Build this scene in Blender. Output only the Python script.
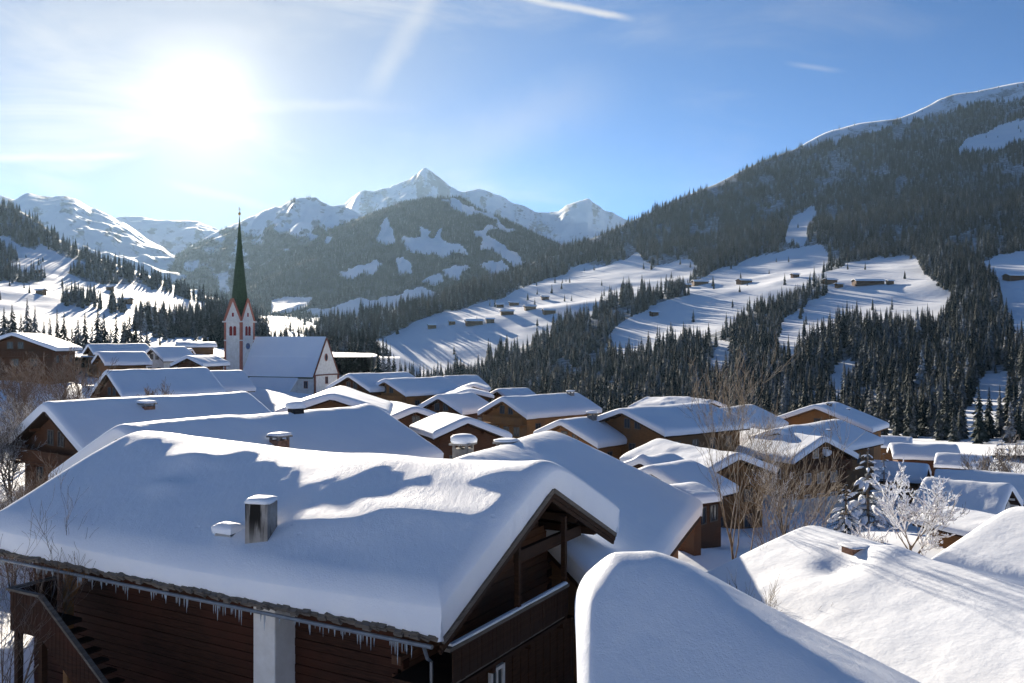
import bpy, bmesh, math, random
import numpy as np
from mathutils import Vector, Matrix

# ------------------------------------------------------------------ camera, sky, sun, exposure
scene = bpy.context.scene
for o in list(bpy.data.objects):
    bpy.data.objects.remove(o)
C = scene.collection
R = math.radians

cam_d = bpy.data.cameras.new('camera')
cam_d.sensor_width = 36.0
cam_d.lens = 36.0 * 887.0 / 1024.0
cam_d.clip_start = 0.2
cam_d.clip_end = 60000.0
cam = bpy.data.objects.new('camera', cam_d)
cam.location = (0, 0, 0)
cam.rotation_euler = (R(90), 0, 0)
C.objects.link(cam)
scene.camera = cam

SUN_AZ = R(-19.1)          # left of the view axis (+Y)
SUN_EL = R(14.4)
SUN = Vector((math.sin(SUN_AZ) * math.cos(SUN_EL), math.cos(SUN_AZ) * math.cos(SUN_EL), math.sin(SUN_EL)))
SKY_STRENGTH = 0.066
SUN_STRENGTH = 5.0
EXPOSURE = 1.38

sun_d = bpy.data.lights.new('sun', 'SUN')
sun_d.energy = SUN_STRENGTH
sun_d.angle = R(0.5)
sun_d.color = (1.0, 0.885, 0.72)
sun = bpy.data.objects.new('sun', sun_d)
sun.rotation_euler = (-SUN).to_track_quat('-Z', 'Y').to_euler()
C.objects.link(sun)

vs = scene.view_settings
vs.view_transform = 'Standard'
vs.look = 'None'
vs.exposure = EXPOSURE
vs.gamma = 1.0
vs.use_curve_mapping = False
scene.cycles.max_bounces = 8
scene.cycles.diffuse_bounces = 6
scene.cycles.volume_bounces = 0
scene.cycles.use_denoising = True

F, CX, CY = 887.0, 512.0, 341.0


def at(u, v, D):
    return Vector(((u - CX) / F * D, D, (CY - v) / F * D))


class NT:
    """small helper for building node trees"""
    def __init__(self, tree):
        self.t = tree
        self.l = tree.links

    def n(self, kind, **kw):
        nd = self.t.nodes.new(kind)
        for k, v in kw.items():
            setattr(nd, k, v)
        return nd

    def put(self, sock, v):
        if hasattr(v, 'links') and hasattr(v, 'is_output'):
            self.l.new(v, sock)
        else:
            sock.default_value = v

    def math(self, op, a, b=None, c=None, clamp=False):
        m = self.n('ShaderNodeMath', operation=op)
        m.use_clamp = clamp
        self.put(m.inputs[0], a)
        if b is not None:
            self.put(m.inputs[1], b)
        if c is not None:
            self.put(m.inputs[2], c)
        return m.outputs[0]

    def dot(self, v, w):
        m = self.n('ShaderNodeVectorMath', operation='DOT_PRODUCT')
        self.put(m.inputs[0], v)
        self.put(m.inputs[1], w)
        return m.outputs['Value']

    def mix(self, f, a, b, blend='MIX'):
        m = self.n('ShaderNodeMix', data_type='RGBA', blend_type=blend)
        self.put(m.inputs[0], f)
        self.put(m.inputs[6], a)
        self.put(m.inputs[7], b)
        return m.outputs[2]

    def noise(self, vec, scale, detail=4.0, rough=0.55, dist=0.0):
        m = self.n('ShaderNodeTexNoise')
        if vec is not None:
            self.put(m.inputs['Vector'], vec)
        m.inputs['Scale'].default_value = scale
        m.inputs['Detail'].default_value = detail
        m.inputs['Roughness'].default_value = rough
        m.inputs['Distortion'].default_value = dist
        return m.outputs[0]

    def ramp(self, f, a, b, c=0.0, d=1.0):
        m = self.n('ShaderNodeMapRange')
        m.clamp = True
        m.interpolation_type = 'SMOOTHSTEP'
        self.put(m.inputs[0], f)
        for i, v in enumerate((a, b, c, d)):
            self.put(m.inputs[i + 1], v)
        return m.outputs[0]

    def mapping(self, vec, scale=(1, 1, 1), rot=(0, 0, 0), loc=(0, 0, 0)):
        m = self.n('ShaderNodeMapping')
        self.put(m.inputs[0], vec)
        m.inputs['Location'].default_value = loc
        m.inputs['Rotation'].default_value = rot
        m.inputs['Scale'].default_value = scale
        return m.outputs[0]


def build_world():
    w = bpy.data.worlds.new('World')
    scene.world = w
    w.use_nodes = True
    w.node_tree.nodes.clear()
    t = NT(w.node_tree)
    sky = t.n('ShaderNodeTexSky', sky_type='NISHITA')
    sky.sun_disc = False
    sky.sun_elevation = SUN_EL
    sky.sun_rotation = SUN_AZ
    sky.altitude = 1000
    sky.air_density = 0.42
    sky.dust_density = 0.1
    sky.ozone_density = 5.0
    tc = t.n('ShaderNodeTexCoord')
    d = tc.outputs['Generated']
    col = t.mix(1.0, sky.outputs[0], (0.82, 0.99, 0.95, 1), 'MULTIPLY')
    # thin high cirrus drawn out along one wind direction
    s = t.dot(d, tuple(SUN))
    s = t.math('MAXIMUM', s, 0.0)
    near = t.math('POWER', s, 9.0)
    col = t.mix(t.math('MULTIPLY', t.math('POWER', s, 30.0), 0.72), col, (2.75, 2.6, 2.45, 1))
    dm = t.mapping(d, scale=(2.2, 2.2, 9.0), rot=(0, R(-24), 0))
    n1 = t.noise(dm, 1.7, 6.0, 0.55, 0.6)
    n2 = t.noise(t.mapping(d, scale=(3, 3, 5), rot=(0, R(-40), 0), loc=(3.1, 0, 1.7)), 1.1, 4.0, 0.5, 0.3)
    veil = t.math('MULTIPLY', t.ramp(n1, 0.42, 0.72), t.ramp(n2, 0.35, 0.65))
    veil = t.math('MULTIPLY', veil, t.math('MULTIPLY_ADD', near, 0.60, 0.12))
    zc = t.n('ShaderNodeSeparateXYZ')
    t.put(zc.inputs[0], d)
    up = t.ramp(zc.outputs[2], -0.02, 0.10)
    veil = t.math('MULTIPLY', veil, up)
    CLOUD = (4.7, 4.55, 4.35, 1)
    col = t.mix(veil, col, CLOUD)

    # contrails and streaks: bands along great circles, each with its own extent
    def streak(p0, p1, width, strength, soft=0.25, ragged=0.5):
        nonlocal col
        a = at(p0[0], p0[1], 1.0).normalized()
        b = at(p1[0], p1[1], 1.0).normalized()
        n = a.cross(b).normalized()
        mid = (a + b).normalized()
        tv = (b - a).normalized()
        half = (b - a).length / 2
        wob = t.math('MULTIPLY', t.math('SUBTRACT', t.noise(d, 26.0, 3.0), 0.5), width * ragged * 2)
        dist = t.math('ABSOLUTE', t.math('ADD', t.dot(d, tuple(n)), wob))
        across = t.ramp(dist, 0.0, width, 1.0, 0.0)
        along = t.math('ABSOLUTE', t.dot(d, tuple(tv)))
        al = t.ramp(along, half * (1 - soft), half, 1.0, 0.0)
        front = t.ramp(t.dot(d, tuple(mid)), 0.5, 0.6)
        lump = t.math('MULTIPLY_ADD', t.noise(d, 14.0, 3.0), 0.8, 0.45)
        f = t.math('MULTIPLY', t.math('MULTIPLY', across, al), t.math('MULTIPLY', lump, front))
        f = t.math('MULTIPLY', f, strength, clamp=True)
        col = t.mix(f, col, CLOUD)

    streak((505, -6), (640, 20), 0.0055, 0.9, 0.5)
    streak((-60, 159), (150, 154), 0.006, 0.75, 0.5)
    streak((360, 110), (452, -40), 0.020, 0.42, 0.6, 0.4)
    streak((300, 215), (650, 70), 0.050, 0.22, 0.7, 0.3)
    streak((150, 178), (290, 212), 0.008, 0.30, 0.7)
    streak((200, 104), (430, 106), 0.010, 0.25, 0.9)
    streak((-40, 60), (140, 20), 0.020, 0.25, 0.7)
    streak((780, 62), (850, 72), 0.004, 0.25, 0.8)

    # the bright aureole round the sun and the sun itself
    g1 = t.math('MULTIPLY', t.math('POWER', s, 120.0), 0.9)
    g2 = t.math('MULTIPLY', t.math('POWER', s, 600.0), 2.6)
    g3 = t.math('MULTIPLY', t.math('POWER', s, 8000.0), 30.0)
    g = t.math('ADD', t.math('ADD', g1, g2), g3)
    gl = t.n('ShaderNodeVectorMath', operation='SCALE')
    gl.inputs[0].default_value = (1.0, 0.92, 0.80)
    t.put(gl.inputs[3], g)
    col = t.mix(1.0, col, gl.outputs[0], 'ADD')
    bg = t.n('ShaderNodeBackground')
    t.put(bg.inputs[0], col)
    bg.inputs[1].default_value = SKY_STRENGTH
    out = t.n('ShaderNodeOutputWorld')
    t.l.new(bg.outputs[0], out.inputs[0])


build_world()

# ------------------------------------------------------------------ helpers
rng = np.random.default_rng(7)
random.seed(7)


def _hash(ix, iy, seed):
    h = (ix.astype(np.int64) * 374761393 + iy.astype(np.int64) * 668265263 + seed * 1442695041) & 0x7fffffff
    h = ((h ^ (h >> 13)) * 1274126177) & 0x7fffffff
    h = h ^ (h >> 16)
    return (h & 0xffff) / 65535.0


def vnoise(x, y, seed=0):
    x = np.asarray(x, float)
    y = np.asarray(y, float)
    ix = np.floor(x)
    iy = np.floor(y)
    fx = x - ix
    fy = y - iy
    fx = fx * fx * fx * (fx * (fx * 6 - 15) + 10)
    fy = fy * fy * fy * (fy * (fy * 6 - 15) + 10)
    ix = ix.astype(np.int64)
    iy = iy.astype(np.int64)
    a = _hash(ix, iy, seed)
    b = _hash(ix + 1, iy, seed)
    c = _hash(ix, iy + 1, seed)
    d = _hash(ix + 1, iy + 1, seed)
    return (a + (b - a) * fx) * (1 - fy) + (c + (d - c) * fx) * fy - 0.5


def fbm(x, y, oct=4, seed=0, gain=0.5):
    s = 0
    a = 1.0
    for i in range(oct):
        s = s + a * vnoise(np.asarray(x) * 2 ** i + 17.3 * i, np.asarray(y) * 2 ** i - 9.1 * i, seed + i)
        a *= gain
    return s


def ridged(x, y, oct=4, seed=0, gain=0.5):
    s = 0
    a = 1.0
    for i in range(oct):
        s = s + a * (0.5 - 2 * np.abs(vnoise(np.asarray(x) * 2 ** i + 5.7 * i, np.asarray(y) * 2 ** i + 3.3 * i, seed + i)))
        a *= gain
    return s


def mesh_np(name, verts, faces):
    """verts (n,3); faces list of tuples or (m,4)/(m,3) arrays"""
    me = bpy.data.meshes.new(name)
    verts = np.asarray(verts, np.float32)
    if isinstance(faces, np.ndarray):
        k = faces.shape[1]
        me.vertices.add(len(verts))
        me.vertices.foreach_set('co', verts.ravel())
        me.loops.add(faces.size)
        me.loops.foreach_set('vertex_index', faces.ravel().astype(np.int32))
        me.polygons.add(len(faces))
        me.polygons.foreach_set('loop_start', np.arange(0, faces.size, k, dtype=np.int32))
        me.update(calc_edges=True)
        me.validate()
    else:
        me.from_pydata([tuple(v) for v in verts.tolist()], [], faces)
        me.update()
    return me


def grid_faces(nr, nc):
    i = np.arange(nr - 1)[:, None] * nc + np.arange(nc - 1)[None, :]
    return np.stack([i, i + 1, i + nc + 1, i + nc], -1).reshape(-1, 4)


def smooth(me, on=True):
    me.polygons.foreach_set('use_smooth', np.full(len(me.polygons), on))
    me.update()
    return me


def obj(name, me, mat=None, parent=None, loc=None, rotz=None):
    o = bpy.data.objects.new(name, me)
    C.objects.link(o)
    if mat is not None and not me.materials:
        me.materials.append(mat)
    if parent is not None:
        o.parent = parent
    if loc is not None:
        o.location = loc
    if rotz is not None:
        o.rotation_euler = (0, 0, rotz)
    return o


def empty(name, loc, rotz=0.0):
    o = bpy.data.objects.new(name, None)
    C.objects.link(o)
    o.location = loc
    o.rotation_euler = (0, 0, rotz)
    o.empty_display_size = 0.5
    return o


def tag(o, label=None, cat=None, group=None, kind=None):
    if label:
        o['label'] = label
    if cat:
        o['category'] = cat
    if group:
        o['group'] = group
    if kind:
        o['kind'] = kind
    return o


class MB:
    """collects simple solids into one mesh"""
    def __init__(self):
        self.v = []
        self.f = []

    def add(self, vs, fs):
        b = len(self.v)
        self.v += [tuple(p) for p in vs]
        self.f += [tuple(i + b for i in f) for f in fs]
        return self

    def box(self, x0, x1, y0, y1, z0, z1, M=None):
        p = [(x0, y0, z0), (x1, y0, z0), (x1, y1, z0), (x0, y1, z0), (x0, y0, z1), (x1, y0, z1), (x1, y1, z1), (x0, y1, z1)]
        if M is not None:
            p = [tuple(M @ Vector(q)) for q in p]
        return self.add(p, [(3, 2, 1, 0), (4, 5, 6, 7), (0, 1, 5, 4), (1, 2, 6, 5), (2, 3, 7, 6), (3, 0, 4, 7)])

    def beam(self, a, b, w, h, up=(0, 0, 1)):
        a = Vector(a)
        b = Vector(b)
        d = (b - a)
        L = d.length
        x = d.normalized()
        y = Vector(up).cross(x).normalized()
        z = x.cross(y)
        M = Matrix((x, y, z)).transposed().to_4x4()
        M.translation = a
        return self.box(0, L, -w / 2, w / 2, -h / 2, h / 2, M)

    def prism(self, poly, x0, x1):
        """polygon in (y,z), extruded along x"""
        n = len(poly)
        p = [(x0, y, z) for y, z in poly] + [(x1, y, z) for y, z in poly]
        fs = [tuple(range(n))[::-1], tuple(range(n, 2 * n))]
        for i in range(n):
            j = (i + 1) % n
            fs.append((i, j, n + j, n + i))
        return self.add(p, fs)

    def tube(self, pts, rad, n=6, caps=True):
        pts = [Vector(p) for p in pts]
        if not hasattr(rad, '__len__'):
            rad = [rad] * len(pts)
        base = len(self.v)
        up = None
        for i, p in enumerate(pts):
            d = (pts[min(i + 1, len(pts) - 1)] - pts[max(i - 1, 0)]).normalized()
            if up is None:
                up = d.orthogonal().normalized()
            up = (up - d * up.dot(d))
            up = up.normalized() if up.length > 1e-6 else d.orthogonal().normalized()
            s = d.cross(up)
            for k in range(n):
                a = 2 * math.pi * k / n
                self.v.append(tuple(p + (up * math.cos(a) + s * math.sin(a)) * rad[i]))
        for i in range(len(pts) - 1):
            for k in range(n):
                k2 = (k + 1) % n
                a = base + i * n
                self.f.append((a + k, a + k2, a + n + k2, a + n + k))
        if caps:
            self.f.append(tuple(base + k for k in range(n))[::-1])
            e = base + (len(pts) - 1) * n
            self.f.append(tuple(e + k for k in range(n)))
        return self

    def lathe(self, prof, n=12, c=(0, 0, 0)):
        base = len(self.v)
        for r, z in prof:
            for k in range(n):
                a = 2 * math.pi * k / n
                self.v.append((c[0] + r * math.cos(a), c[1] + r * math.sin(a), c[2] + z))
        for i in range(len(prof) - 1):
            for k in range(n):
                k2 = (k + 1) % n
                a = base + i * n
                self.f.append((a + k, a + k2, a + n + k2, a + n + k))
        self.f.append(tuple(base + k for k in range(n))[::-1])
        e = base + (len(prof) - 1) * n
        self.f.append(tuple(e + k for k in range(n)))
        return self

    def mesh(self, name, sm=False):
        me = bpy.data.meshes.new(name)
        me.from_pydata(self.v, [], self.f)
        me.update()
        if sm:
            smooth(me)
        return me

    def build(self, name, mat, parent=None, sm=False, bevel=0.0):
        me = self.mesh(name, sm)
        if bevel:
            bm = bmesh.new()
            bm.from_mesh(me)
            bmesh.ops.bevel(bm, geom=bm.edges[:], offset=bevel, segments=1, affect='EDGES')
            bm.to_mesh(me)
            bm.free()
        return obj(name, me, mat, parent)


# ------------------------------------------------------------------ materials
MATS = {}


def mat(name):
    m = bpy.data.materials.new(name)
    m.use_nodes = True
    nt = NT(m.node_tree)
    b = m.node_tree.nodes['Principled BSDF']
    b.inputs['Specular IOR Level'].default_value = 0.12
    MATS[name] = m
    return m, nt, b


def bump(t, b, h, strength, dist):
    n = t.n('ShaderNodeBump')
    n.inputs['Strength'].default_value = strength
    n.inputs['Distance'].default_value = dist
    t.put(n.inputs['Height'], h)
    t.l.new(n.outputs[0], b.inputs['Normal'])


def make_materials():
    # snow: clean, wind-packed, with fine grain
    m, t, b = mat('snow')
    tc = t.n('ShaderNodeTexCoord')
    g = t.n('ShaderNodeNewGeometry')
    P = g.outputs['Position']
    n = t.noise(P, 0.35, 5.0)
    t.put(b.inputs['Base Color'], t.mix(t.ramp(n, 0.35, 0.7), (0.83, 0.86, 0.91, 1), (0.88, 0.90, 0.93, 1)))
    b.inputs['Roughness'].default_value = 0.62
    drift = t.noise(t.mapping(P, scale=(1.0, 0.45, 1.0), rot=(0, 0, R(25))), 2.4, 5.0, 0.6, 0.2)
    h = t.math('ADD', t.math('MULTIPLY', t.noise(P, 22.0, 6.0, 0.7), 0.45), drift)
    vo = t.n('ShaderNodeTexVoronoi')
    t.put(vo.inputs['Vector'], P)
    vo.inputs['Scale'].default_value = 1.3
    pits = t.math('MULTIPLY', t.ramp(vo.outputs['Distance'], 0.03, 0.12, -1.0, 0.0), t.ramp(t.noise(P, 0.5, 2.0), 0.52, 0.62))
    h = t.math('ADD', h, t.math('MULTIPLY', pits, 0.5))
    bump(t, b, h, 0.5, 0.08)
    # snow of far roofs, without the fine grain
    m, t, b = mat('snow_plain')
    g = t.n('ShaderNodeNewGeometry')
    n = t.noise(g.outputs['Position'], 0.25, 4.0)
    t.put(b.inputs['Base Color'], t.mix(t.ramp(n, 0.35, 0.7), (0.83, 0.86, 0.91, 1), (0.88, 0.90, 0.93, 1)))
    b.inputs['Roughness'].default_value = 0.65
    bump(t, b, t.noise(g.outputs['Position'], 1.2, 4.0, 0.6), 0.35, 0.12)

    def wood(name, c0, c1, c2, scale=1.0):
        m, t, b = mat(name)
        tc = t.n('ShaderNodeTexCoord')
        O = tc.outputs['Object']
        grain = t.noise(t.mapping(O, scale=(1.2 * scale, 1.2 * scale, 14 * scale)), 1.6, 6.0, 0.6, 0.4)
        big = t.noise(O, 0.45, 3.0)
        c = t.mix(t.ramp(grain, 0.3, 0.7), c0, c1)
        c = t.mix(t.ramp(big, 0.42, 0.68), c, c2)
        t.put(b.inputs['Base Color'], c)
        b.inputs['Roughness'].default_value = 0.8
        bump(t, b, grain, 0.5, 0.02)

    wood('wood_dark', (0.030, 0.015, 0.009, 1), (0.062, 0.030, 0.016, 1), (0.045, 0.028, 0.020, 1))
    wood('wood_red', (0.085, 0.037, 0.019, 1), (0.15, 0.066, 0.033, 1), (0.095, 0.052, 0.033, 1))
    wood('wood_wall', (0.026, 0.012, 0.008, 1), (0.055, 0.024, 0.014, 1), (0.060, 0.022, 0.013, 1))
    wood('wood_brown', (0.13, 0.062, 0.026, 1), (0.23, 0.115, 0.048, 1), (0.15, 0.085, 0.045, 1))
    wood('wood_honey', (0.25, 0.115, 0.040, 1), (0.38, 0.19, 0.070, 1), (0.24, 0.13, 0.060, 1))
    wood('wood_grey', (0.10, 0.085, 0.07, 1), (0.19, 0.165, 0.14, 1), (0.13, 0.11, 0.09, 1))
    wood('bark', (0.10, 0.07, 0.05, 1), (0.20, 0.15, 0.11, 1), (0.13, 0.10, 0.08, 1), 2.0)

    m, t, b = mat('plaster')
    tc = t.n('ShaderNodeTexCoord')
    n = t.noise(tc.outputs['Object'], 1.3, 6.0, 0.6)
    t.put(b.inputs['Base Color'], t.mix(t.ramp(n, 0.3, 0.75), (0.66, 0.62, 0.56, 1), (0.80, 0.77, 0.72, 1)))
    b.inputs['Roughness'].default_value = 0.85
    bump(t, b, t.noise(tc.outputs['Object'], 12.0, 4.0), 0.25, 0.02)

    m, t, b = mat('chimney_plaster')
    tc = t.n('ShaderNodeTexCoord')
    O = tc.outputs['Object']
    n = t.noise(O, 2.0, 6.0, 0.6)
    streaks = t.noise(t.mapping(O, scale=(2.6, 2.6, 0.35)), 1.3, 4.0)
    sx = t.n('ShaderNodeSeparateXYZ')
    t.put(sx.inputs[0], O)
    c = t.mix(t.ramp(n, 0.3, 0.75), (0.22, 0.20, 0.18, 1), (0.36, 0.34, 0.31, 1))
    c = t.mix(t.math('MULTIPLY', t.ramp(streaks, 0.50, 0.60), t.ramp(sx.outputs[2], -0.2, 0.9)), c, (0.020, 0.018, 0.016, 1))
    t.put(b.inputs['Base Color'], c)
    b.inputs['Roughness'].default_value = 0.9
    bump(t, b, n, 0.4, 0.03)

    m, t, b = mat('brick')
    tc = t.n('ShaderNodeTexCoord')
    n = t.noise(tc.outputs['Object'], 5.0, 4.0)
    t.put(b.inputs['Base Color'], t.mix(t.ramp(n, 0.35, 0.65), (0.16, 0.085, 0.055, 1), (0.27, 0.15, 0.10, 1)))
    b.inputs['Roughness'].default_value = 0.9
    bump(t, b, n, 0.5, 0.03)

    def plain(name, col, rough=0.6, metal=0.0, var=0.25, sc=3.0):
        m, t, b = mat(name)
        tc = t.n('ShaderNodeTexCoord')
        n = t.noise(tc.outputs['Object'], sc, 4.0)
        dk = tuple(c * (1 - var) for c in col[:3]) + (1,)
        t.put(b.inputs['Base Color'], t.mix(t.ramp(n, 0.3, 0.7), dk, tuple(col[:3]) + (1,)))
        b.inputs['Roughness'].default_value = rough
        b.inputs['Metallic'].default_value = metal
        return b

    plain('church_red', (0.46, 0.17, 0.115))
    plain('louvre_red', (0.30, 0.035, 0.03))
    plain('trim_brown', (0.20, 0.075, 0.05))
    plain('spire_shingle', (0.058, 0.098, 0.052), 0.75, 0, 0.45, 2.5)
    plain('gilt', (0.55, 0.38, 0.12), 0.35, 0.8)
    plain('clock_blue', (0.14, 0.20, 0.33))
    plain('black_metal', (0.02, 0.02, 0.022), 0.5, 0.3)
    plain('zinc', (0.30, 0.31, 0.32), 0.45, 0.6)
    plain('white_frame', (0.70, 0.69, 0.66))
    plain('stone', (0.24, 0.23, 0.22), 0.9, 0, 0.4)
    plain('green_shutter', (0.05, 0.11, 0.06))
    b = plain('pane', (0.045, 0.055, 0.065), 0.08)
    b.inputs['Specular IOR Level'].default_value = 0.6
    b = plain('ice', (0.72, 0.80, 0.86), 0.12)
    b.inputs['Transmission Weight'].default_value = 0.55
    b.inputs['IOR'].default_value = 1.31

    # conifer needles with snow lying on what faces up
    def needles(name, g0, g1, snow_amt):
        m, t, b = mat(name)
        g = t.n('ShaderNodeNewGeometry')
        oi = t.n('ShaderNodeObjectInfo')
        sep = t.n('ShaderNodeSeparateXYZ')
        t.put(sep.inputs[0], g.outputs['True Normal'])
        P = g.outputs['Position']
        n = t.noise(P, 0.55, 3.0)
        up = t.math('ABSOLUTE', sep.outputs[2])
        rnd = t.math('MULTIPLY_ADD', oi.outputs['Random'], 0.5, -0.25)
        k = t.math('ADD', t.math('ADD', t.math('MULTIPLY', up, 0.55), t.math('MULTIPLY', t.math('SUBTRACT', n, 0.5), 1.5)), rnd)
        f = t.math('MULTIPLY', t.ramp(k, 0.28, 0.75), snow_amt)
        c = t.mix(t.ramp(t.noise(P, 0.9, 2.0), 0.3, 0.7), g0, g1)
        c = t.mix(f, c, (0.74, 0.77, 0.82, 1))
        t.put(b.inputs['Base Color'], c)
        b.inputs['Roughness'].default_value = 0.8

    needles('needles', (0.009, 0.018, 0.018, 1), (0.022, 0.036, 0.033, 1), 0.26)
    needles('needles_frosted', (0.035, 0.042, 0.036, 1), (0.075, 0.07, 0.06, 1), 0.60)

    def twig(name, c0, c1, snow_amt):
        m, t, b = mat(name)
        g = t.n('ShaderNodeNewGeometry')
        sep = t.n('ShaderNodeSeparateXYZ')
        t.put(sep.inputs[0], g.outputs['Normal'])
        n = t.noise(g.outputs['Position'], 3.0, 3.0)
        c = t.mix(t.ramp(n, 0.3, 0.7), c0, c1)
        f = t.math('MULTIPLY', t.ramp(t.math('ADD', sep.outputs[2], t.math('MULTIPLY', t.math('SUBTRACT', n, 0.5), 1.6)), 0.0, 0.6), snow_amt)
        c = t.mix(f, c, (0.80, 0.82, 0.86, 1))
        t.put(b.inputs['Base Color'], c)
        b.inputs['Roughness'].default_value = 0.8

    twig('twig', (0.09, 0.058, 0.038, 1), (0.17, 0.115, 0.08, 1), 0.22)
    twig('twig_pale', (0.13, 0.10, 0.07, 1), (0.26, 0.21, 0.155, 1), 0.15)
    twig('twig_frost', (0.085, 0.066, 0.05, 1), (0.17, 0.14, 0.12, 1), 0.32)

    # terrain: snow with woodland floor / distant woodland and rock by vertex attribute
    def terrain(name, bumpd, fs, wc=(0.12, 0.135, 0.15, 1)):
        m, t, b = mat(name)
        g = t.n('ShaderNodeNewGeometry')
        P = g.outputs['Position']
        a = t.n('ShaderNodeAttribute')
        a.attribute_name = 'wood'
        r = t.n('ShaderNodeAttribute')
        r.attribute_name = 'rock'
        n = t.noise(P, fs, 5.0, 0.65)
        n2 = t.noise(P, fs * 0.25, 4.0)
        snow = t.mix(t.ramp(n2, 0.35, 0.7), (0.82, 0.85, 0.90, 1), (0.87, 0.89, 0.92, 1))
        woodc = t.mix(t.ramp(n, 0.38, 0.66), (0.028, 0.038, 0.034, 1), wc)
        fw = t.ramp(t.math('ADD', a.outputs['Fac'], t.math('MULTIPLY', t.math('SUBTRACT', n, 0.5), 0.9)), 0.40, 0.60)
        fr = t.ramp(t.math('ADD', r.outputs['Fac'], t.math('MULTIPLY', t.math('SUBTRACT', n, 0.5), 1.2)), 0.45, 0.75)
        c = t.mix(t.math('MULTIPLY', fr, 0.8), snow, (0.20, 0.19, 0.19, 1))
        c = t.mix(fw, c, woodc)
        t.put(b.inputs['Base Color'], c)
        b.inputs['Roughness'].default_value = 0.75
        hb = t.math('MULTIPLY', n, t.math('MULTIPLY_ADD', fw, 1.0, 0.25))
        bump(t, b, hb, 0.8, bumpd)

    terrain('terrain_near', 0.5, 0.25)
    terrain('terrain_hill', 2.0, 0.10, (0.62, 0.65, 0.70, 1))
    terrain('terrain_far', 14.0, 0.028)


make_materials()

# ------------------------------------------------------------------ the land: real surfaces, nearest to farthest
def sm_interp(x, xs, ys, win, n=9):
    x = np.asarray(x, float)
    r = 0
    for k in np.linspace(-1, 1, n):
        r = r + np.interp(x + k * win, xs, ys)
    return r / n


def in_poly(u, v, poly):
    u = np.asarray(u)
    v = np.asarray(v)
    ins = np.zeros(u.shape, bool)
    n = len(poly)
    j = n - 1
    for i in range(n):
        x0, y0 = poly[i]
        x1, y1 = poly[j]
        if y0 != y1:
            c = ((y0 > v) != (y1 > v)) & (u < (x1 - x0) * (v - y0) / (y1 - y0) + x0)
            ins ^= c
        j = i
    return ins


def any_poly(u, v, polys):
    r = np.zeros(np.asarray(u).shape, bool)
    for p in polys:
        r |= in_poly(u, v, p)
    return r


def set_attr(me, name, val):
    a = me.attributes.new(name, 'FLOAT', 'POINT')
    a.data.foreach_set('value', np.asarray(val, np.float32).ravel())


# --- the wooded mountainside on the right: slope profile, crest and depth along its length
RU = [300, 400, 450, 500, 550, 600, 655, 684, 717, 750, 800, 827, 857, 900, 916, 956, 973, 1000, 1024, 1150, 1400]
RV = [330, 307, 294, 277, 254, 235, 210, 196, 183, 166, 146, 133, 125, 116, 110, 93, 91, 85, 81, 55, 20]
RPY = [200, 250, 300, 400, 550, 680, 780, 1050, 1350, 1620, 2000, 2500, 3000, 3600, 4300, 5400]
RPV = [462, 450, 440, 415, 375, 343, 322, 292, 266, 240, 206, 165, 130, 95, 65, 35]
RFU = [250, 500, 700, 850, 1024, 1400]
RFV = [1.35, 1.25, 1.05, 0.93, 0.80, 0.62]


def r_prof(yn):
    s = 0
    for k in np.linspace(-0.09, 0.09, 7):
        s = s + np.interp(np.asarray(yn) * (1 + k), RPY, RPV)
    return s / 7


_yy = np.linspace(200, 5400, 3600)
_vv = r_prof(_yy)


def r_f(u):
    return sm_interp(u, RFU, RFV, 60)


def r_top(u):
    return sm_interp(u, RU, RV, 5)


def r_surface(u, t):
    """u: image-independent bearing (tan*887+512), t: 0 at the foot, 1 on the crest, >1 behind it"""
    f = r_f(u)
    yb = 230.0 * f
    yc = np.interp(-r_top(u), -_vv, _yy) * f
    tt = np.minimum(t, 1.0)
    Y = np.exp(np.log(yb) + (np.log(yc) - np.log(yb)) * tt)
    v = r_prof(Y / f)
    Z = (CY - v) / F * Y
    back = np.maximum(t - 1.0, 0) * yc * 1.2
    Z = Z - back * 0.35
    Y = Y + back
    X = (u - CX) / F * Y
    amp = 0.020 * Y * (np.sin(np.pi * np.clip(tt, 0, 1)) ** 0.7 + 0.22 * (tt > 0.9) * (u > 790))
    Z = Z + amp * (fbm(X / 260.0, Y / 260.0, 4, 3) * 0.9 + 0.35 * ridged(X / 420.0, Y / 420.0, 2, 31))
    return X, Y, Z


def r_height(X, Y):
    u = CX + F * X / Y
    return (CY - r_prof(Y / r_f(u))) / F * Y


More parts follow.
